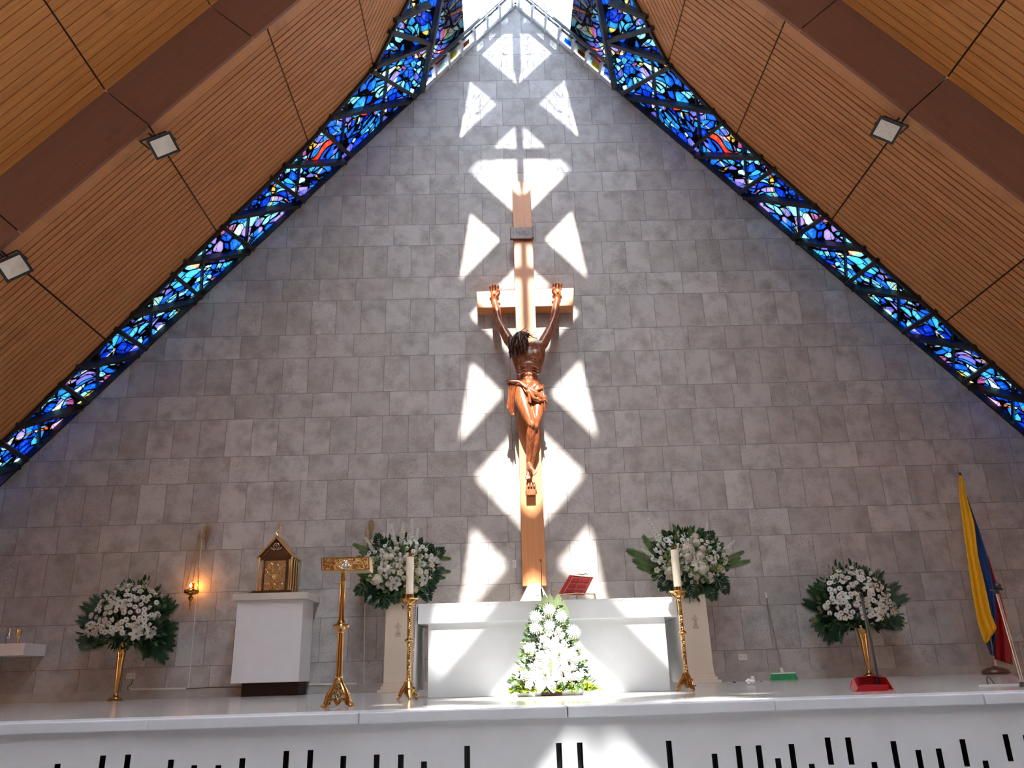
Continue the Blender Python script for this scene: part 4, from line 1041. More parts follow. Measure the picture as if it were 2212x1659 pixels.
def plate(px, py, w, h, name, label, cat, mt='plastic', dark=True):
    p = at(px, py, 0); t = thing(name, (p.x, 0, p.z), label, cat)
    b = MB(); b.box(-w/2, w/2, -.012, 0, -h/2, h/2); b.build('cover', mt, t, world=False, smooth=0, bevel=.003)
    b = MB(); 
    if dark:
        for s in (-1, 1): b = MB(); b.box(s*w*.22-w*.11, s*w*.22+w*.11, -.015, -.010, -h*.18, h*.18); b.build('socket', 'stone', t, world=False, smooth=0)
    else: b.box(-w*.25, w*.25, -.016, -.010, -h*.30, h*.30); b.build('switch', 'stone', t, world=False, smooth=0)
    return t
plate(283.5, 1460, .125, .08, 'wall_outlet', 'white wall outlet with a cord beside the left gold vase', 'outlet')
b = MB(); b.tube([at(x, y, -.02) for x, y in ((287,1467),(284,1477),(276,1483),(275,1489),(281,1490))], .005, 6); tag(b.build('power_cord', 'rubber'), 'short dark cord looping down from the left wall outlet', 'cord')
plate(1604, 1419.5, .125, .085, 'wall_outlet', 'beige wall outlet between the right stone pedestal and the broom', 'outlet')
plate(1111, 1218, .055, .115, 'wall_switch', 'narrow vertical wall plate left of the cross post', 'switch', dark=False)

# ================================================================== stone pedestals
def pedestal(xc, zt_, w, label, xs_=0):
    t = thing('flower_pedestal', (xc, -.6, 0), label, 'pedestal', 'beige stone pedestals behind the altar')
    b = MB(); b.box(-w*.72, w*.72, -.22, .22, 0, .035); b.box(-w*.62, w*.62, -.18, .18, .035, .075); b.box(-w*.55, w*.55, -.155, .155, .075, .11); b.build('plinth', 'stone', t, world=False, smooth=0, bevel=.004)
    b = MB(); z0_, z1_ = .11, zt_; b.hexa([Vector((sx*w*(.53 if z == z0_ else .50), sy*.14, z)) for z in (z0_, z1_) for sx, sy in ((-1,-1),(1,-1),(1,1),(-1,1))]); b.build('shaft', 'stone', t, world=False, smooth=0, bevel=.006)
    b = MB(); c = Vector((xs_, -.142, zt_*.70)); e = .010
    def br(x0, x1, z0, z1): b.box(c.x+x0, c.x+x1, c.y-e, c.y+.002, c.z+z0, c.z+z1)
    br(-.016,.016,-.055,.015); br(-.045,.045,.015,.040); br(-.014,.014,.040,.075); br(-.030,.030,-.068,-.055); br(-.04,.04,-.098,-.076)
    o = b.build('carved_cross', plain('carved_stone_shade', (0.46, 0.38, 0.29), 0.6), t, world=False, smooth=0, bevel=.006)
    return t
pedestal((at(838,1305,-.6).x+at(880,1305,-.6).x)/2+.03, 1.13, .34, 'beige stone pedestal with carved cross behind the left candlestick')
pedestal((at(1472,1400,-.6).x+at(1530,1400,-.6).x)/2+.01, 1.12, .34, 'beige stone pedestal with carved cross behind the right candlestick')

# ================================================================== broom, dustpan and small things
Y0_ = -.42
hb = at(1694, 1470, Y0_); BR_ = thing('broom', (hb.x, Y0_, 0), 'broom with green bristles leaning on the wall right of the altar', 'broom')
b = MB(); b.tube([Vector((hb.x-.01, Y0_, .085)), at(1674,1376,-.24), at(1655.5,1290,-.05)], .009, 10); b.build('handle', 'wood_pole', BR_)
b = MB(); b.tube([at(1656,1292,-.05), at(1654,1280,-.03)], [.014,.010], 10); b.build('grip_cap', 'plastic', BR_)
b = MB(); b.box(hb.x-.16, hb.x+.16, Y0_-.03, Y0_+.03, .078, .098); b.tube([(hb.x-.01,Y0_,.095),(hb.x-.014,Y0_+.01,.16)], [.022,.014], 12); b.build('head_block', 'plastic', BR_, bevel=.006)
random.seed(9); b = MB()
for k in range(44):
    for j in range(5):
        x = -.155+.31*k/43; y = -.024+.012*j; b.tube([(hb.x+x, Y0_+y, .080), (hb.x+x*1.12+U(-.004,.004), Y0_+y*1.8+U(-.004,.004), .004)], [.0045,.0052], 4)
b.build('bristles', 'green_bristle', BR_)
YD = -6.4
dp = at(1885, 1500, YD); DU = thing('dustpan', (dp.x, YD, 0), 'red dustpan with a tall dark handle standing on the platform at the right', 'dustpan')
x0_, x1_ = at(1848,1500,YD).x, at(1920,1500,YD).x; w_ = x1_-x0_; zz = dp.z
b = MB(); b.prism([(x0_, YD-.08, .004), (x1_, YD-.08, .004), (x1_, YD+.12, .010), (x0_+.02, YD+.12, .010)], (0,0,.004))
b.prism([(x1_,YD-.08,.006),(x1_,YD+.12,.01),(x1_-.004,YD+.12,.085),(x1_-.010,YD-.02,.080)], (.004,0,0)); b.prism([(x0_,YD-.08,.006),(x0_+.02,YD+.12,.01),(x0_+.05,YD+.12,.080),(x0_+.01,YD-.02,.03)], (.004,0,0))
b.prism([(x0_+.02,YD+.12,.008),(x1_,YD+.12,.008),(x1_-.004,YD+.12,.085),(x0_+.075,YD+.12,.085),(x0_+.035,YD+.12,.06)], (0,.006,0)); b.prism([(x0_+.07,YD+.12,.083),(x1_-.004,YD+.12,.083),(x1_-.004,YD+.04,.088),(x0_+.10,YD+.04,.088)], (0,0,.004))
b.prism([at(x, y, YD-.085) for x, y in ((1848.5,1501),(1920,1501),(1919.5,1479),(1866,1479.5),(1856,1483),(1850.5,1490))], (0,.005,0))
b.build('pan', 'red_plastic', DU, smooth=0, bevel=.002)
b = MB(); b.tube([at(1898,1478,YD+.1)*1.0, at(1880,1380,YD+.1), at(1861,1290,YD+.1)], .0105, 10); b.build('handle', 'dark_pole', DU)
b = MB(); b.tube([at(1861.5,1292,YD+.1), at(1859,1281,YD+.1)], [.013,.011], 10); b.build('grip', 'rubber', DU)
pc_ = Vector((at(1622,1480,-3.0).x, -3.0, 0)); random.seed(4)
b = MB(); b.ell(pc_+Vector((0,0,.028)), (.05,.035,.030), nu=10, nv=7); b.ell(pc_+Vector((.03,0,.05)), (.016,.014,.03), nu=8, nv=6)
b.v = [tuple(Vector(v)+Vector((U(-.010,.010),U(-.010,.010),U(-.006,.010)))) for v in b.v]; tag(b.build('crumpled_paper', 'cloth', smooth=0), 'small crumpled white paper lying on the platform beside the right pedestal', 'paper')
for n_, (px_, s_, lb) in enumerate(((1587, .022, 'dark bit of dirt on the floor just right of the stone pedestal'), (1645, .010, 'tiny dark crumb on the floor left of the broom head'))):
    x = at(px_, 1476, -1.2).x; b = MB(); b.ell((x, -1.2, .006), (s_, s_*.6, .007), nu=8, nv=5); tag(b.build('floor_debris', 'gap', smooth=0), lb, 'debris')

# flag
YG = -.55
fb = at(2152, 1455, YG); FL = thing('flag', (fb.x, YG, 0), 'furled yellow, blue and red flag on a pole at the far right', 'flag')
q = lambda x, y, Y=YG: at(2040+x/3.192, 1000+y/3.19, Y)
b = MB(); b.lathe([(.17,0),(.175,.02),(.16,.05),(.10,.075),(.05,.085),(.02,.10)], 28); b.build('base', 'dark_wood', FL, world=False)
b = MB(); b.tube([Vector((fb.x,YG,.08)), q(352,1400), q(110,84)], .017, 12); b.build('pole', 'chrome', FL)
b = MB(); b.ell(q(110,80), (.02,.02,.035)); b.build('finial', 'dark_wood', FL)
b = MB()
def band(left, right, Y0, mi, nf=3.0, amp=.03, n=40):
    b.cur = mi; rows = []
    def samp(P, t):
        t *= len(P)-1; i = min(int(t), len(P)-2); f = t-i; return (P[i][0]+(P[i+1][0]-P[i][0])*f, P[i][1]+(P[i+1][1]-P[i][1])*f)
    for k in range(n+1):
        t = k/n; a, c = samp(left, t), samp(right, t); row = []
        for j in range(13):
            s = j/12; x = a[0]+(c[0]-a[0])*s; y = a[1]+(c[1]-a[1])*s
            row.append(b.vert(q(x, y, Y0 - amp*(.3+t)*sin(s*pi*nf+.6) - .02*t)))
        rows.append(row)
    for k in range(n):
        for j in range(12): b.face((rows[k][j], rows[k][j+1], rows[k+1][j+1], rows[k+1][j]))
band([(300,640),(318,760),(330,900),(345,1050),(350,1200),(348,1352)], [(302,645),(345,780),(385,900),(425,1050),(455,1220),(472,1392)], YG+.02, 2, 3.5)
band([(155,235),(200,420),(215,600),(250,780),(290,980),(285,1240),(315,1320)], [(157,237),(240,460),(290,620),(345,860),(358,1050),(356,1200),(345,1330)], YG-.005, 1, 2.5)
band([(100,88),(104,250),(135,480),(160,660),(190,880),(230,1100),(270,1228),(283,1240)], [(122,88),(155,235),(208,420),(232,640),(280,840),(322,1040),(362,1138),(300,1236)], YG-.12, 0, 4.2, .024)
o = b.build('cloth', ['yellow', 'blue', 'crimson'], FL, smooth=80); o['label'] = 'yellow, blue and red cloth hanging in folds'
so = o.modifiers.new('thick', 'SOLIDIFY'); so.thickness = .004
# metal stand in front of the flag
YP = -6.5; tp_ = at(2154, 1283, YP)
MST = thing('metal_stand', (tp_.x+.02, YP, 0), 'slim metal pole stand with dark clamp in front of the flag at the right edge', 'stand')
b = MB(); pb_ = at(2213, 1492, YP); b.tube([Vector((pb_.x, YP, .012)), tp_], .009, 12); b.build('pole', 'chrome', MST)
b = MB(); b.tube([tp_, at(2151.5,1274,YP)], [.013,.016], 12); b.box(tp_.x-.035, tp_.x+.035, YP-.02, YP+.02, tp_.z+.022, tp_.z+.032); b.ell(tp_+Vector((.012,-.01,.05)), (.022,.018,.018)); b.tube([tp_+Vector((-.02,0,.05)), tp_+Vector((.035,0,.03))], .008, 8); b.build('clamp', 'rubber', MST)
b = MB(); b.lathe([(.022,0),(.022,.012),(.016,.03)], 24, c=(pb_.x-tp_.x-.02,0,0)); b.build('foot', 'dark_pole', MST, world=False)
# cable cover and wire on the platform, right
cx_a, cx_b = at(2122, 1493, -6.2), at(2250, 1491, -6.2)
b = MB(); b.box(cx_a.x, cx_b.x+.6, -6.23, -6.17, 0.0, .012); tag(b.build('floor_trunking', 'plastic', smooth=0), 'pale cable cover lying on the platform at the right edge', 'trunking')
b = MB(); x_ = at(2137,1490,-6.2).x; b.tube([(x_,-6.2,.012), (x_-.002,-6.2,.045), (x_+.008,-6.2,.062), (x_+.025,-6.2,.045), (x_+.050,-6.18,.022), (x_+.075,-6.15,.006)], .004, 8); tag(b.build('wire', 'rubber'), 'dark wire looping up from the cable cover at the right edge', 'wire')
# shelf with two cups at the left edge
s0 = at(2, 1389, -.55); s1 = at(54, 1389, -.55); sb = at(48, 1421, -.55)
b = MB(); b.box(s0.x-1.0, s1.x, -.55, 0, sb.z+.03, s1.z); tag(b.build('wall_shelf', 'block', smooth=0, bevel=.008), 'white block shelf fixed to the wall at the far left', 'shelf')
for n_, (px_, h_, lb) in enumerate(((17, .20, 'slender silver cruet on the far left shelf'), (38, .185, 'small gold goblet on the far left shelf'))):
    p = at(px_, 1388, -.40); t = thing('goblet' if n_ else 'cruet', (p.x, -.40, s1.z), lb, 'goblet' if n_ else 'cruet')
    b = MB(); b.lathe([(.035,0),(.034,.008),(.012,.02),(.010,.05),(.016,.055),(.010,.062)], 18); b.build('foot', 'gold' if n_ else 'silver', t, world=False)
    b = MB(); b.lathe([(.010,.06),(.024,.09),(.038,.14),(.043,h_),(.039,h_-.002)] if n_ else [(.010,.06),(.032,.10),(.028,.13),(.016,.16),(.018,h_),(.012,h_)], 18); b.build('bowl' if n_ else 'vessel', 'gold' if n_ else 'silver', t, world=False)

# ================================================================== flowers
random.seed(42)
SRC = {}
def keep(name, b, mats, smooth=50):
    SRC[name] = b.mesh(name, mats, smooth=smooth); return SRC[name]
def petal(b, a, L, w, up, curl, r0=0.0, n=4, z0=0.0):
    """one petal from the flower axis outwards at angle a; up = how steeply it rises"""
    rows = []
    for k in range(n+1):
        t = k/n; r = r0 + L*t*cos(up - curl*t); z = z0 + L*t*sin(up - curl*t); ww = w*sin(pi*min(.96, .12+.80*t))**.7
        d = Vector((cos(a), sin(a), 0)); s = Vector((-sin(a), cos(a), 0)); c = d*r + Vector((0,0,z))
        rows.append((b.vert(c - s*ww + Vector((0,0,ww*.35))), b.vert(c), b.vert(c + s*ww + Vector((0,0,ww*.35)))))
    for k in range(n):
        for j in range(2): b.face((rows[k][j], rows[k][j+1], rows[k+1][j+1], rows[k+1][j]))
# every flower faces +z, unit size about 1 (radius 0.5)
b = MB()
for j, (n, L, w, up, r, z) in enumerate(((5,.50,.22,.55,.05,-.12),(5,.46,.22,.95,.04,-.10),(4,.42,.19,1.25,.02,-.08))):
    for k in range(n): petal(b, 2*pi*k/n+j*.6, L, w, up, .25, r, 4, z)
b.ell((0,0,.10), (.16,.16,.22), nu=8, nv=6); keep('rose', b, 'cream')
b = MB(); b.ell((0,0,.05), (.28,.28,.46), nu=10, nv=8)
for k in range(4): petal(b, pi/2*k, .85, .26, 1.32, .12, .08, 4, -.35)
b.cur = 1
for k in range(4): petal(b, pi/2*k+.5, .35, .07, .9, .5, .05, 3, -.38)
keep('rosebud', b, ['petal', 'leaf'])
b = MB()
for k in range(11): petal(b, 2*pi*k/11, .50, .125, .22, .35, .06, 3, 0)
b.cur = 1; b.ell((0,0,.03), (.13,.13,.08), nu=8, nv=5); keep('daisy', b, ['petal', 'heart'])
b = MB()
for j, (n, L, up) in enumerate(((18,.52,.10),(16,.48,.45),(14,.42,.80),(10,.34,1.10),(6,.28,1.4))):
    for k in range(n): petal(b, 2*pi*k/n+j*.2, L*U(.9,1.1), .042, up, .25, .02, 3, 0)
keep('chrysanthemum', b, 'petal')
b = MB()
for k in range(6): petal(b, pi/3*k, .62, .15 if k % 2 else .19, .75, 1.05, .03, 6, 0)
b.cur = 1
for k in range(6): b.tube([(0,0,.02), (.10*cos(k*pi/3+.4), .10*sin(k*pi/3+.4), .30)], [.012,.02], 5)
keep('lily', b, ['petal', 'leaf_pale'])
b = MB()
for k in range(70):
    z = U(-.25,1); a = U(0,2*pi); r = sqrt(max(0,1-z*z)); d = Vector((r*cos(a), r*sin(a), z)); c = d*.40*U(.9,1.1)
    s = d.orthogonal().normalized(); t_ = d.cross(s); q_ = U(0,1.5)
    for j in range(4):
        e = s*cos(q_+j*pi/2)+t_*sin(q_+j*pi/2); f_ = d.cross(e)
        b.poly([c, c+e*.07+f_*.05+d*.01, c+e*.12+d*.02, c+e*.07-f_*.05+d*.01])
b.ell((0,0,0), (.36,.36,.36), nu=10, nv=8); keep('hydrangea', b, 'cream')
b = MB(); b.cur = 1; b.tube([(0,0,-.3),(0,0,1.0)], [.018,.006], 5); b.cur = 0                # spike, length 1 along +z
for k in range(64):
    t = k/63; a = k*2.4; r = .085*(1-t*.75)+.01; c = Vector((r*cos(a), r*sin(a), .02+t*.96)); e = Vector((cos(a), sin(a), .4)); s = .045*(1-t*.7)+.008
    b.ell(c, (s, s, s*.9), nu=6, nv=4)
    for j in range(3): b.ell(c+Vector((cos(a+j*2), sin(a+j*2), .3))*s*.8, s*.6, nu=5, nv=3)
keep('larkspur', b, ['petal', 'leaf'])
def frond(n, L, ll, droop, name, mt, ang=.75, wd=.0038):
    b = MB(); pts = []
    for k in range(n+1):
        t = k/n; pts.append(Vector((0, -droop*t*t*L*.6, L*t*(1-.12*droop*t))))
    b.tube(pts, [.008*(1-.7*k/n)*max(L,.4) for k in range(n+1)], 5)
    for k in range(2, n*2):
        t = k/(n*2); i = int(t*n); f = t*n-i; p = pts[i].lerp(pts[i+1], f); l = ll*sin(pi*min(.97, .22+.72*t))**.6
        for s in (-1, 1):
            a = ang*(1-.35*t); d = Vector((s*sin(a), U(-.14,.14)-.10, cos(a))).normalized(); w = Vector((cos(a)*-s*1, 0, sin(a)))*wd
            m_ = p + d*l*.55 + Vector((0,-.004,0)); e = p + d*l + Vector((0,.0,-l*.12)); b.poly([p-w, m_-w*1.4, e, m_+w*1.4, p+w])
    keep(name, b, mt, 0)
frond(14, .50, .17, .5, 'areca_frond', 'leaf_dark'); frond(20, .40, .075, .35, 'cycas_frond', 'leaf', .95, .0026)
b = MB()                                                              # monstera: blade with deep slits between its fingers
for s in (-1, 1):
    for k in range(7):
        t_ = k/6; o_ = Vector((0, 0, -.02+.22*t_)); a = 2.05 - 1.65*t_; L = .155*(1 - .42*t_) + .02*(k == 0); w = .031*(1-.25*t_)
        d = Vector((s*sin(a), .10, cos(a))).normalized(); q_ = Vector((s*cos(a), 0, -sin(a)))
        e = o_ + d*L + Vector((0, .035, -.012)); m_ = o_ + d*L*.55 + Vector((0,-.012,0))
        for sg in (-1, 1): b.poly([o_, m_ + q_*sg*w, o_ + d*L*.88 + q_*sg*w*.82 + Vector((0,.024,-.008)), e])
b.poly([(0,-.004,.15),(-.022,0,.19),(0,.01,.27),(.022,0,.19)])
b.tube([(0,.003,-.16), (0,0,.0), (0,-.006,.26)], [.006,.006,.002], 6); keep('monstera_leaf', b, 'leaf_dark', 0)
b = MB()
for s in (-1, 1): b.poly([(0,0,0), (s*.024,.004,.03), (s*.028,.006,.14), (s*.026,.004,.20), (0,0,.245)])
for s in (-.012, 0, .012): b.tube([(s,-.003,.01),(s,-.002,.215)], .0016, 4)
keep('blade_leaf', b, 'stripe', 0)
def foliage(pts, size, mats, name='foliage', n=1.0):
    b = MB()
    for (c, d) in pts:
        b.cur = random.randrange(len(mats)); d = Vector(d).normalized(); s = d.cross(Vector((U(-1,1),U(-1,1),U(-1,1)))).normalized(); L = size*U(.6,1.3); w = L*U(.14,.30)
        c = Vector(c); u = d.cross(s)*L*.12; b.poly([c, c+d*L*.35+s*w+u, c+d*L*.75+s*w*.7+u, c+d*L, c+d*L*.75-s*w*.7+u, c+d*L*.35-s*w+u])
    return b
def place(t, kind, loc, direction=None, size=.08, euler=None, sc=None, name=None):
    o = bpy.data.objects.new(name or kind, SRC[kind]); COL.objects.link(o); o.parent = t; o.location = loc
    if direction is not None:
        q_ = Vector(direction).to_track_quat('Z', 'Y'); o.rotation_mode = 'QUATERNION'; o.rotation_quaternion = q_
    if euler: o.rotation_euler = euler
    o.scale = sc or (size, size, size)
    return o
def jitter_fill(n, inside, tries=4000, dmin=.05):
    out = []
    for _ in range(tries):
        p = inside()
        if p is None: continue
        if all((p[0]-q_[0])**2+(p[1]-q_[1])**2 > dmin*dmin for q_ in out): out.append(p)
        if len(out) >= n: break
    return out

# --- tall gold trumpet vases with domes of white flowers
def vase_bouquet(px, pyb, pyt, mir, lab_v, lab_f, lean):
    p = Vector((at(px, pyt, -.45).x*.5 + at(px-10*mir, pyb, -.45).x*.5, -.45, 0)); zt_ = at(px, pyt, -.45).z + .02
    v = thing('trumpet_vase', p, lab_v, 'vase', 'tall gold trumpet vases')
    b = MB(); b.lathe([(.095,0),(.098,.010),(.080,.022),(.075,.034),(.050,.045),(.034,.062),(.024,.085)], 32); b.build('foot', 'brass', v, world=False)
    b = MB(); b.lathe([(.023,.083),(.026,.10),(.034,zt_*.35),(.044,zt_*.62),(.050,zt_*.76)], 32); b.build('stem', 'brass', v, world=False)
    b = MB(); b.lathe([(.052,zt_*.755),(.055,zt_*.77),(.053,zt_*.785),(.060,zt_*.86),(.080,zt_*.96),(.098,zt_),(.088,zt_),(.055,zt_*.86)], 32); b.build('flared_neck', 'brass', v, world=False)
    t = thing('flower_bouquet', (p.x, -.45, zt_), lab_f, 'bouquet', 'domed bouquets in the gold vases')
    lf = []
    W, Hh = .56, .78
    def dome(a, r):    # a from -1.6 to 1.6 around the top; leaning outline
        return Vector((W*r*sin(a) + mir*lean*max(0, cos(a))*r, 0, .06 + Hh*r*max(0,cos(a))**.9 if abs(a) < pi/2 else .06))
    for k in range(420):
        a = U(-1.75,1.75); r = sqrt(U(.02,.92)); c = dome(a, r) + Vector((0, -.24*(1-r*r)+U(.0,.10), U(-.10,.03))); lf.append((c, (sin(a)+U(-.4,.4), -.5+U(-.4,.4), cos(a)+U(-.5,.5))))
    for k in range(120): c = Vector((U(-.42,.42), U(-.15,.08), U(-.03,.10))); lf.append((c, (c.x*2, -.3, U(-.8,.1))))
    tag(foliage(lf, .11, ['leaf_dark', 'leaf_dark', 'leaf']).build('foliage', ['leaf_dark', 'leaf_dark', 'leaf'], t, world=False, smooth=0), kind='stuff')
    b = MB(); b.lathe([(.03,.0),(.10,.005),(.18,.06),(.12,.16),(.02,.2)], 14); b.build('stem_bundle', 'leaf_dark', t, world=False)
    for k in range(15):                                               # areca fronds fanned behind, mostly on one side
        a = (-1.2 + 3.4*k/14) * mir; r = .50 + (.16 if -.6 < a*mir < 2.0 else 0)
        place(t, 'areca_frond', Vector((sin(a)*.10 + mir*.02, .10+.02*(k % 3), .12+.02*(k % 2))), euler=(U(-.05,.25), a, U(-.2,.2)), sc=(1.25, 1, 1.28+.15*U(-1,1)))
    for k in range(5): place(t, 'areca_frond', Vector((mir*(.12+.06*k), 0, .05)), euler=(.5, mir*(1.75+.25*k), 0), sc=(1.1,1,.85))
    for k in range(3): place(t, 'areca_frond', Vector((-mir*.2, 0, .04)), euler=(.4, -mir*(1.5+.22*k), 0), sc=(1,1,.7))
    def ins():
        a = U(-1.56,1.56); r = sqrt(U(0,.80)); c = dome(a, r); return (c.x, c.z, r, a)
    for k, (x, z, r, a) in enumerate(jitter_fill(96, ins, 9000, .048)):
        kind = random.choices(['daisy','rosebud','rose','daisy','lily','chrysanthemum'], [34,12,9,14,5,7])[0]
        n = Vector((x*1.3, -.75, (z-.28)*1.1+.12)).normalized(); c = Vector((x, -.27*(1-r*r)-.05, z+.015))
        if kind == 'daisy':
            place(t, 'daisy', c, n, U(.058,.078))
        elif kind == 'rosebud': place(t, 'rosebud', c, n+Vector((0,.2,.7)), U(.062,.08))
        elif kind == 'rose': place(t, 'rose', c, n, U(.075,.095))
        elif kind == 'lily': place(t, 'lily', c-n*.02, n, .16)
        else: place(t, 'chrysanthemum', c, n, .10)
    return t
vase_bouquet(262, 1508, 1392, 1, 'tall gold trumpet vase by the wall at the left', 'dome of white flowers with palm fronds in the left gold vase', .10)
vase_bouquet(1865, 1468, 1354, -1, 'tall gold trumpet vase by the wall at the right, behind the dustpan', 'dome of white flowers with palm fronds in the right gold vase', .06)

# --- wide arrangements on the stone pedestals
def wide(px, py, Y, mir, label, spikes, fronds, monst, hyd):
    """spikes/fronds/monst: pixel positions of tips or centres"""
    o0 = at(px, py, Y); t = thing('flower_arrangement', (o0.x, Y, o0.z), label, 'flower arrangement', 'wide flower arrangements on stone pedestals')
    loc = lambda x, y, dy=0.0: at(x, y, Y+dy) - o0
    c0 = loc(px+mir*3, py-75)
    lf = []
    for k in range(560):
        a = U(0,2*pi); r = sqrt(U(0,1)); c = c0 + Vector((.50*r*cos(a), U(-.04,.10)-.20*(1-r*r), .40*r*sin(a))); lf.append((c, (cos(a)+U(-.4,.4), -.5, sin(a)+U(-.4,.4))))
    for k in range(90): c = Vector((U(-.20,.20), U(-.14,.10), U(-.03,.22))); lf.append((c, (c.x*2,-.4,U(-.6,.5))))
    tag(foliage(lf, .12, ['leaf','leaf_dark','leaf']).build('foliage', ['leaf','leaf_dark','leaf'], t, world=False, smooth=0), kind='stuff')
    lf = [(c0+Vector((U(-.35,.35), -.24, U(-.22,.12))), (U(-1,1), -.6, U(-.6,1))) for k in range(90)]
    tag(foliage(lf, .10, ['leaf_pale']).build('pale_sprigs', ['leaf_pale'], t, world=False, smooth=0), kind='stuff')
    b = MB(); b.lathe([(.09,0),(.11,.01),(.13,.12),(.10,.13)], 18); b.build('bowl', 'stone', t, world=False)
    def aim(kind, x0, y0, x1, y1, dy0, dy1, base, wide_=1.0, tilt=None):
        a, c = loc(x0, y0, dy0), loc(x1, y1, dy1); d = c-a; L = d.length/base
        o = bpy.data.objects.new(kind, SRC[kind]); COL.objects.link(o); o.parent = t; o.location = a
        z = d.normalized(); yv = Vector((0,1,0)); x = yv.cross(z).normalized(); yv = z.cross(x)
        M = Matrix((x, yv, z)).transposed().to_4x4(); M.translation = a; o.matrix_basis = M @ Matrix.Diagonal((wide_*L, L, L, 1)); return o
    for (x0, y0, x1, y1) in spikes: aim('larkspur', x0, y0, x1, y1, -.10, -.06, 1.0, .95)
    for (x0, y0, x1, y1) in fronds: aim('cycas_frond', x0, y0, x1, y1, -.02, -.10, .38, 1.15)
    for (x0, y0, x1, y1) in monst: aim('monstera_leaf', x0, y0, x1, y1, -.12, -.24, .30, 1.05)
    for (x, y, s) in hyd: place(t, 'hydrangea', loc(x, y, -.26), (U(-.3,.3), -1, .2), s)
    def ins():
        a = U(0,2*pi); r = sqrt(U(0,1)); return (.52*r*cos(a), .33*r*sin(a), r)
    for k, (x, z, r) in enumerate(jitter_fill(74, ins, 6000, .062)):
        n = Vector((x, -.8, z+.1)).normalized(); c = c0 + Vector((x, -.13-.17*(1-r*r), z+.01))
        kind = random.choices(['rosebud','rose','daisy','hydrangea','lily','chrysanthemum'], [22,12,28,10,4,6])[0]
        place(t, kind, c, n + (Vector((0,.2,.7)) if kind == 'rosebud' else Vector()), {'rosebud':.075,'rose':.085,'daisy':.062,'hydrangea':.13,'lily':.15,'chrysanthemum':.095}[kind]*U(.85,1.15))
    return t
wide(862, 1303, -.6, 1, 'wide white arrangement with dark monstera leaves on the left stone pedestal',
     [(852,1180,846,1133),(868,1178,871,1128),(886,1180,890,1120),(895,1185,903,1140),(810,1195,788,1160),(822,1190,800,1165),(880,1200,893,1155),(835,1190,828,1150)],
     [(812,1200,763,1176),(815,1210,775,1192),(940,1205,977,1209),(935,1235,976,1236),(930,1245,965,1250)],
     [(805,1262,762,1282),(812,1268,790,1305),(830,1272,830,1318),(850,1270,856,1305),(915,1268,928,1300),(905,1262,945,1265),(925,1250,955,1235),(822,1182,814,1150),(935,1200,962,1185),(838,1275,802,1312),(880,1275,880,1305)],
     [(814,1252,.17),(905,1235,.14)])
wide(1487, 1287, -.6, -1, 'wide white arrangement with long palm fronds on the right stone pedestal',
     [(1430,1178,1398,1120),(1420,1212,1384,1184),(1527,1150,1527,1126),(1565,1190,1588,1166),(1430,1240,1420,1252),(1460,1165,1468,1140),(1480,1160,1476,1138),(1560,1205,1575,1185)],
     [(1428,1210,1385,1158),(1422,1215,1349,1190),(1428,1228,1362,1212),(1430,1235,1372,1225),(1560,1215,1606,1192),(1562,1226,1619,1213),(1450,1180,1432,1160),(1565,1222,1600,1205)],
     [(1535,1250,1574,1260),(1530,1258,1545,1300),(1505,1262,1495,1292),(1470,1262,1450,1280),(1440,1255,1424,1275),(1520,1165,1545,1148),(1505,1165,1512,1146),(1560,1255,1572,1285),(1488,1268,1480,1290)],
     [(1483,1185,.20),(1518,1228,.20),(1512,1200,.16),(1448,1232,.13)])

# --- pointed arrangement in front of the altar
YB_ = -5.05
o0 = at(1193, 1497, YB_); CB = thing('altar_bouquet', (o0.x, YB_, 0), 'tall pointed arrangement of white flowers standing in front of the altar', 'flower arrangement')
cw = lambda x, y, dy=0.0: (lambda p: Vector((p.x-o0.x, p.y-YB_, p.z)))(at(x, y, YB_+dy))
b = MB(); xl2, xr2 = cw(1112,1495).x, cw(1262,1495).x
b.hexa([Vector(v) for v in ((xl2*.92,-.10,.0),(xr2*.92,-.10,0),(xr2*.92,.10,0),(xl2*.92,.10,0),(xl2,-.12,.045),(xr2,-.12,.045),(xr2,.12,.045),(xl2,.12,.045))]); b.build('dish', 'white', CB, world=False, smooth=0, bevel=.004)
b = MB(); b.box(cw(1168,1500).x, cw(1212,1500).x, -.128, -.11, .004, .036); b.build('wood_block', 'dark_wood', CB, world=False, smooth=0, bevel=.003)
random.seed(77)
ztop = cw(1190, 1300).z
def cone():
    t_ = U(0,1)**1.25; z = .06 + (ztop-.10)*t_; hw = (.265*(1-t_)**.85 + .085); return t_, z, hw
lf = []; lf2 = []
for k in range(900):
    t_, z, hw = cone(); s = U(-1,1); c = Vector((s*hw*.92, -.15*(1-s*s)*(1.1-t_)+U(0,.08), z)); lf.append((c, (s*1.0+U(-.4,.4), -.6, U(-.3,1.0))))
tag(foliage(lf, .055, ['leaf','leaf_dark','leaf_pale']).build('foliage', ['leaf','leaf_dark','leaf_pale'], CB, world=False, smooth=0), kind='stuff')
for k in range(150): x = U(-.31,.31); lf2.append((Vector((x, -.13+U(-.02,.05), .05+U(0,.02))), (x*2, -.8, U(-.35,.3))))
tag(foliage(lf2, .075, ['leaf','leaf_yellow','leaf','leaf_pale']).build('skirt_leaves', ['leaf','leaf_yellow','leaf','leaf_pale'], CB, world=False, smooth=0), kind='stuff')
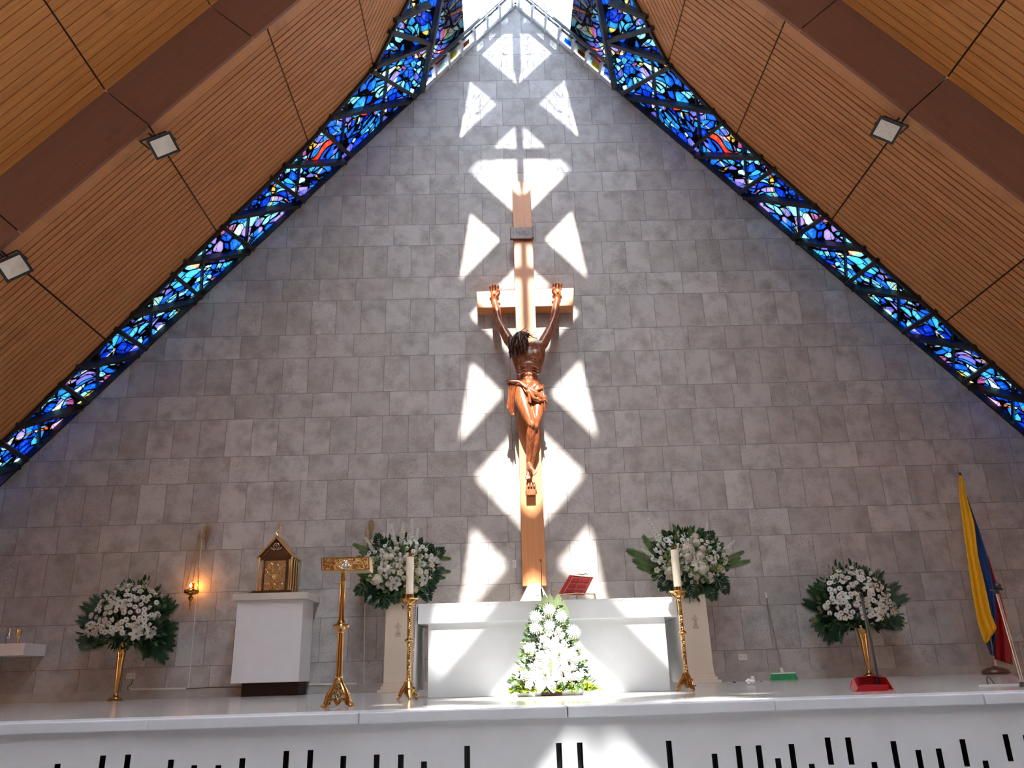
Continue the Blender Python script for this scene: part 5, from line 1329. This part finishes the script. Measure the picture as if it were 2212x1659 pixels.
for k in range(7):
    x = (-.31,-.20,-.06,.04,.14,.24,.33)[k]
    b = MB(); c = Vector((x, -.14, .052)); d = Vector((x*1.2, -.5, -.15)).normalized(); s = Vector((1,0,0)); b.poly([c-s*.04, c-s*.02+d*.05, c+d*.08, c+s*.02+d*.05, c+s*.04]); b.build('yellow_leaf', 'leaf_yellow', CB, world=False, smooth=0)
b = MB()
for k in range(260):
    t_, z, hw = cone(); s = U(-1,1); b.ell((s*hw, -.17*(1-s*s)*(1.1-t_)-.01, z), U(.004,.0075), nu=5, nv=4)
tag(b.build('tiny_buds', 'cream', CB, world=False), kind='stuff')
for (x, y, sx, sz) in ((1178,1330,.9,1.0),(1190,1332,.85,1.05),(1206,1330,1.05,1.0),(1166,1333,.9,.62),(1217,1330,.8,.72),(1225,1345,.7,.75),(1146,1378,.8,.35),(1136,1405,.7,.45),(1250,1418,.6,.35),(1199,1338,.8,.9)):
    place(CB, 'blade_leaf', cw(x, y, .02), euler=(.04, U(-.05,.05), 0), sc=(sx, 1, sz*.72))
FW = [('chrysanthemum',1186,1317,.10),('chrysanthemum',1157,1332,.10),('chrysanthemum',1212,1331,.10),('chrysanthemum',1186,1351,.09),('chrysanthemum',1156,1356,.10),('chrysanthemum',1239,1365,.11),
 ('rosebud',1168.5,1363,.052),('rosebud',1207,1364,.065),('rose',1175,1381,.075),('rose',1182,1393,.08),('rosebud',1217,1392,.060),('rosebud',1152,1397,.06),('chrysanthemum',1143,1400,.09),('rosebud',1181,1410,.055),
 ('lily',1207,1416,.20),('chrysanthemum',1201,1396,.085),('rose',1168,1418,.09),('rose',1230,1420,.085),('chrysanthemum',1180,1428,.12),('chrysanthemum',1209,1438,.13),('rose',1164,1436,.085),('rosebud',1149,1443,.06),
 ('rosebud',1237,1442,.07),('rose',1242,1425,.08),('lily',1178,1460,.22),('chrysanthemum',1153,1460,.12),('rose',1134,1458,.08),('rose',1228,1461,.075),('rose',1246,1461,.08),('rosebud',1220,1476,.065),('rosebud',1206,1476,.05),
 ('rose',1143,1479,.07),('rosebud',1184,1476,.06),('rose',1249,1396,.075),('daisy',1186,1366,.05),('daisy',1214,1371,.045),('rosebud',1195,1474,.045),('daisy',1160,1470,.05),('daisy',1190,1402,.05),('chrysanthemum',1236,1412,.09),('daisy',1226,1450,.06),('daisy',1170,1447,.06)]
for kind, x, y, s in FW:
    c = cw(x, y, -.17); n = Vector((c.x*1.1, -1, .15)).normalized(); place(CB, kind, c, n + (Vector((0,.4,.9)) if kind == 'rosebud' else Vector()), s)
b = MB(); b.ell(cw(1190.5,1438,-.23), (.010,.010,.045), nu=8); b.build('lily_bud', 'leaf_pale', CB, world=False)
for k in range(12):
    s = 1 if k % 2 else -1; b = MB(); c = cw(1193+s*U(52,66), U(1400,1470), -.06); b.tube([c-Vector((s*.10,0,.05)), c-Vector((s*.03,0,.01)), c], .0016, 4); b.ell(c, .005, nu=5, nv=4); b.build('sprig', 'leaf', CB, world=False)

# ================================================================== floodlights on the ceiling
def floodlight(px, py, side, label, rx, rz):
    c0 = None; n = slope(side,0,0,1)-slope(side,0,0,0)
    d = ray(px, py); p = CAM + d*(((slope(side,0,0,-.27)-CAM).dot(n))/d.dot(n))
    t = thing('floodlight', p, label, 'floodlight', 'black floodlights on the timber ceiling')
    look = (CAM + Vector((0, 1.0, -1.5)) - p).normalized(); z = look; x = Vector((cos(rz), 0, sin(rz))); x = (x - z*x.dot(z)).normalized(); y = z.cross(x)
    def P(a, b_, c): return p + x*a + y*b_ + z*c
    b = MB(); w, h = .15, .125
    b.hexa([P(sx*w, sy*h, -.03) for sx, sy in ((-1,-1),(1,-1),(1,1),(-1,1))] + [P(sx*w*1.06, sy*h*1.06, .03) for sx, sy in ((-1,-1),(1,-1),(1,1),(-1,1))])
    for k in range(6): b.obox(P(-w*.75+k*w*.3, 0, -.055), (x, y, z), (.006, h*.8, .03))
    b.build('housing', 'black', t, smooth=0, bevel=.004)
    b = MB(); m = 0.36
    O = [P(sx*w*.84, sy*h*.80-.0, .034) for sx, sy in ((-1,-1),(1,-1),(1,1),(-1,1))]; I = [P(sx*w*.22, sy*h*.18+h*.12, .050) for sx, sy in ((-1,-1),(1,-1),(1,1),(-1,1))]
    for k in range(4): b.poly([O[k], O[(k+1)%4], I[(k+1)%4], I[k]])
    b.poly(I); b.build('reflector', 'reflector', t, smooth=0)
    b = MB(); q1, q2 = P(-w*1.12, h*.1, 0), P(w*1.12, h*.1, 0); up = n*.25
    b.tube([q1, q1+up*.75], .008, 6); b.tube([q2, q2+up*.75], .008, 6); b.tube([q1+up*.75, q2+up*.75], .010, 6); b.tube([(q1+q2)/2+up*.75, (q1+q2)/2+up*1.02], .012, 6); b.build('bracket', 'black', t)
MAT['reflector'] = plain('frosted_reflector', (0.88, 0.88, 0.80), 0.45, 0.0, var=0.1)
floodlight(353, 314, -1, 'black floodlight on the left ceiling, between beam and stained glass', 0, .45)
floodlight(30, 576, -1, 'black floodlight at the far left edge of the ceiling', 0, .45)
floodlight(1915, 281, 1, 'black floodlight on the right ceiling', 0, -.5)
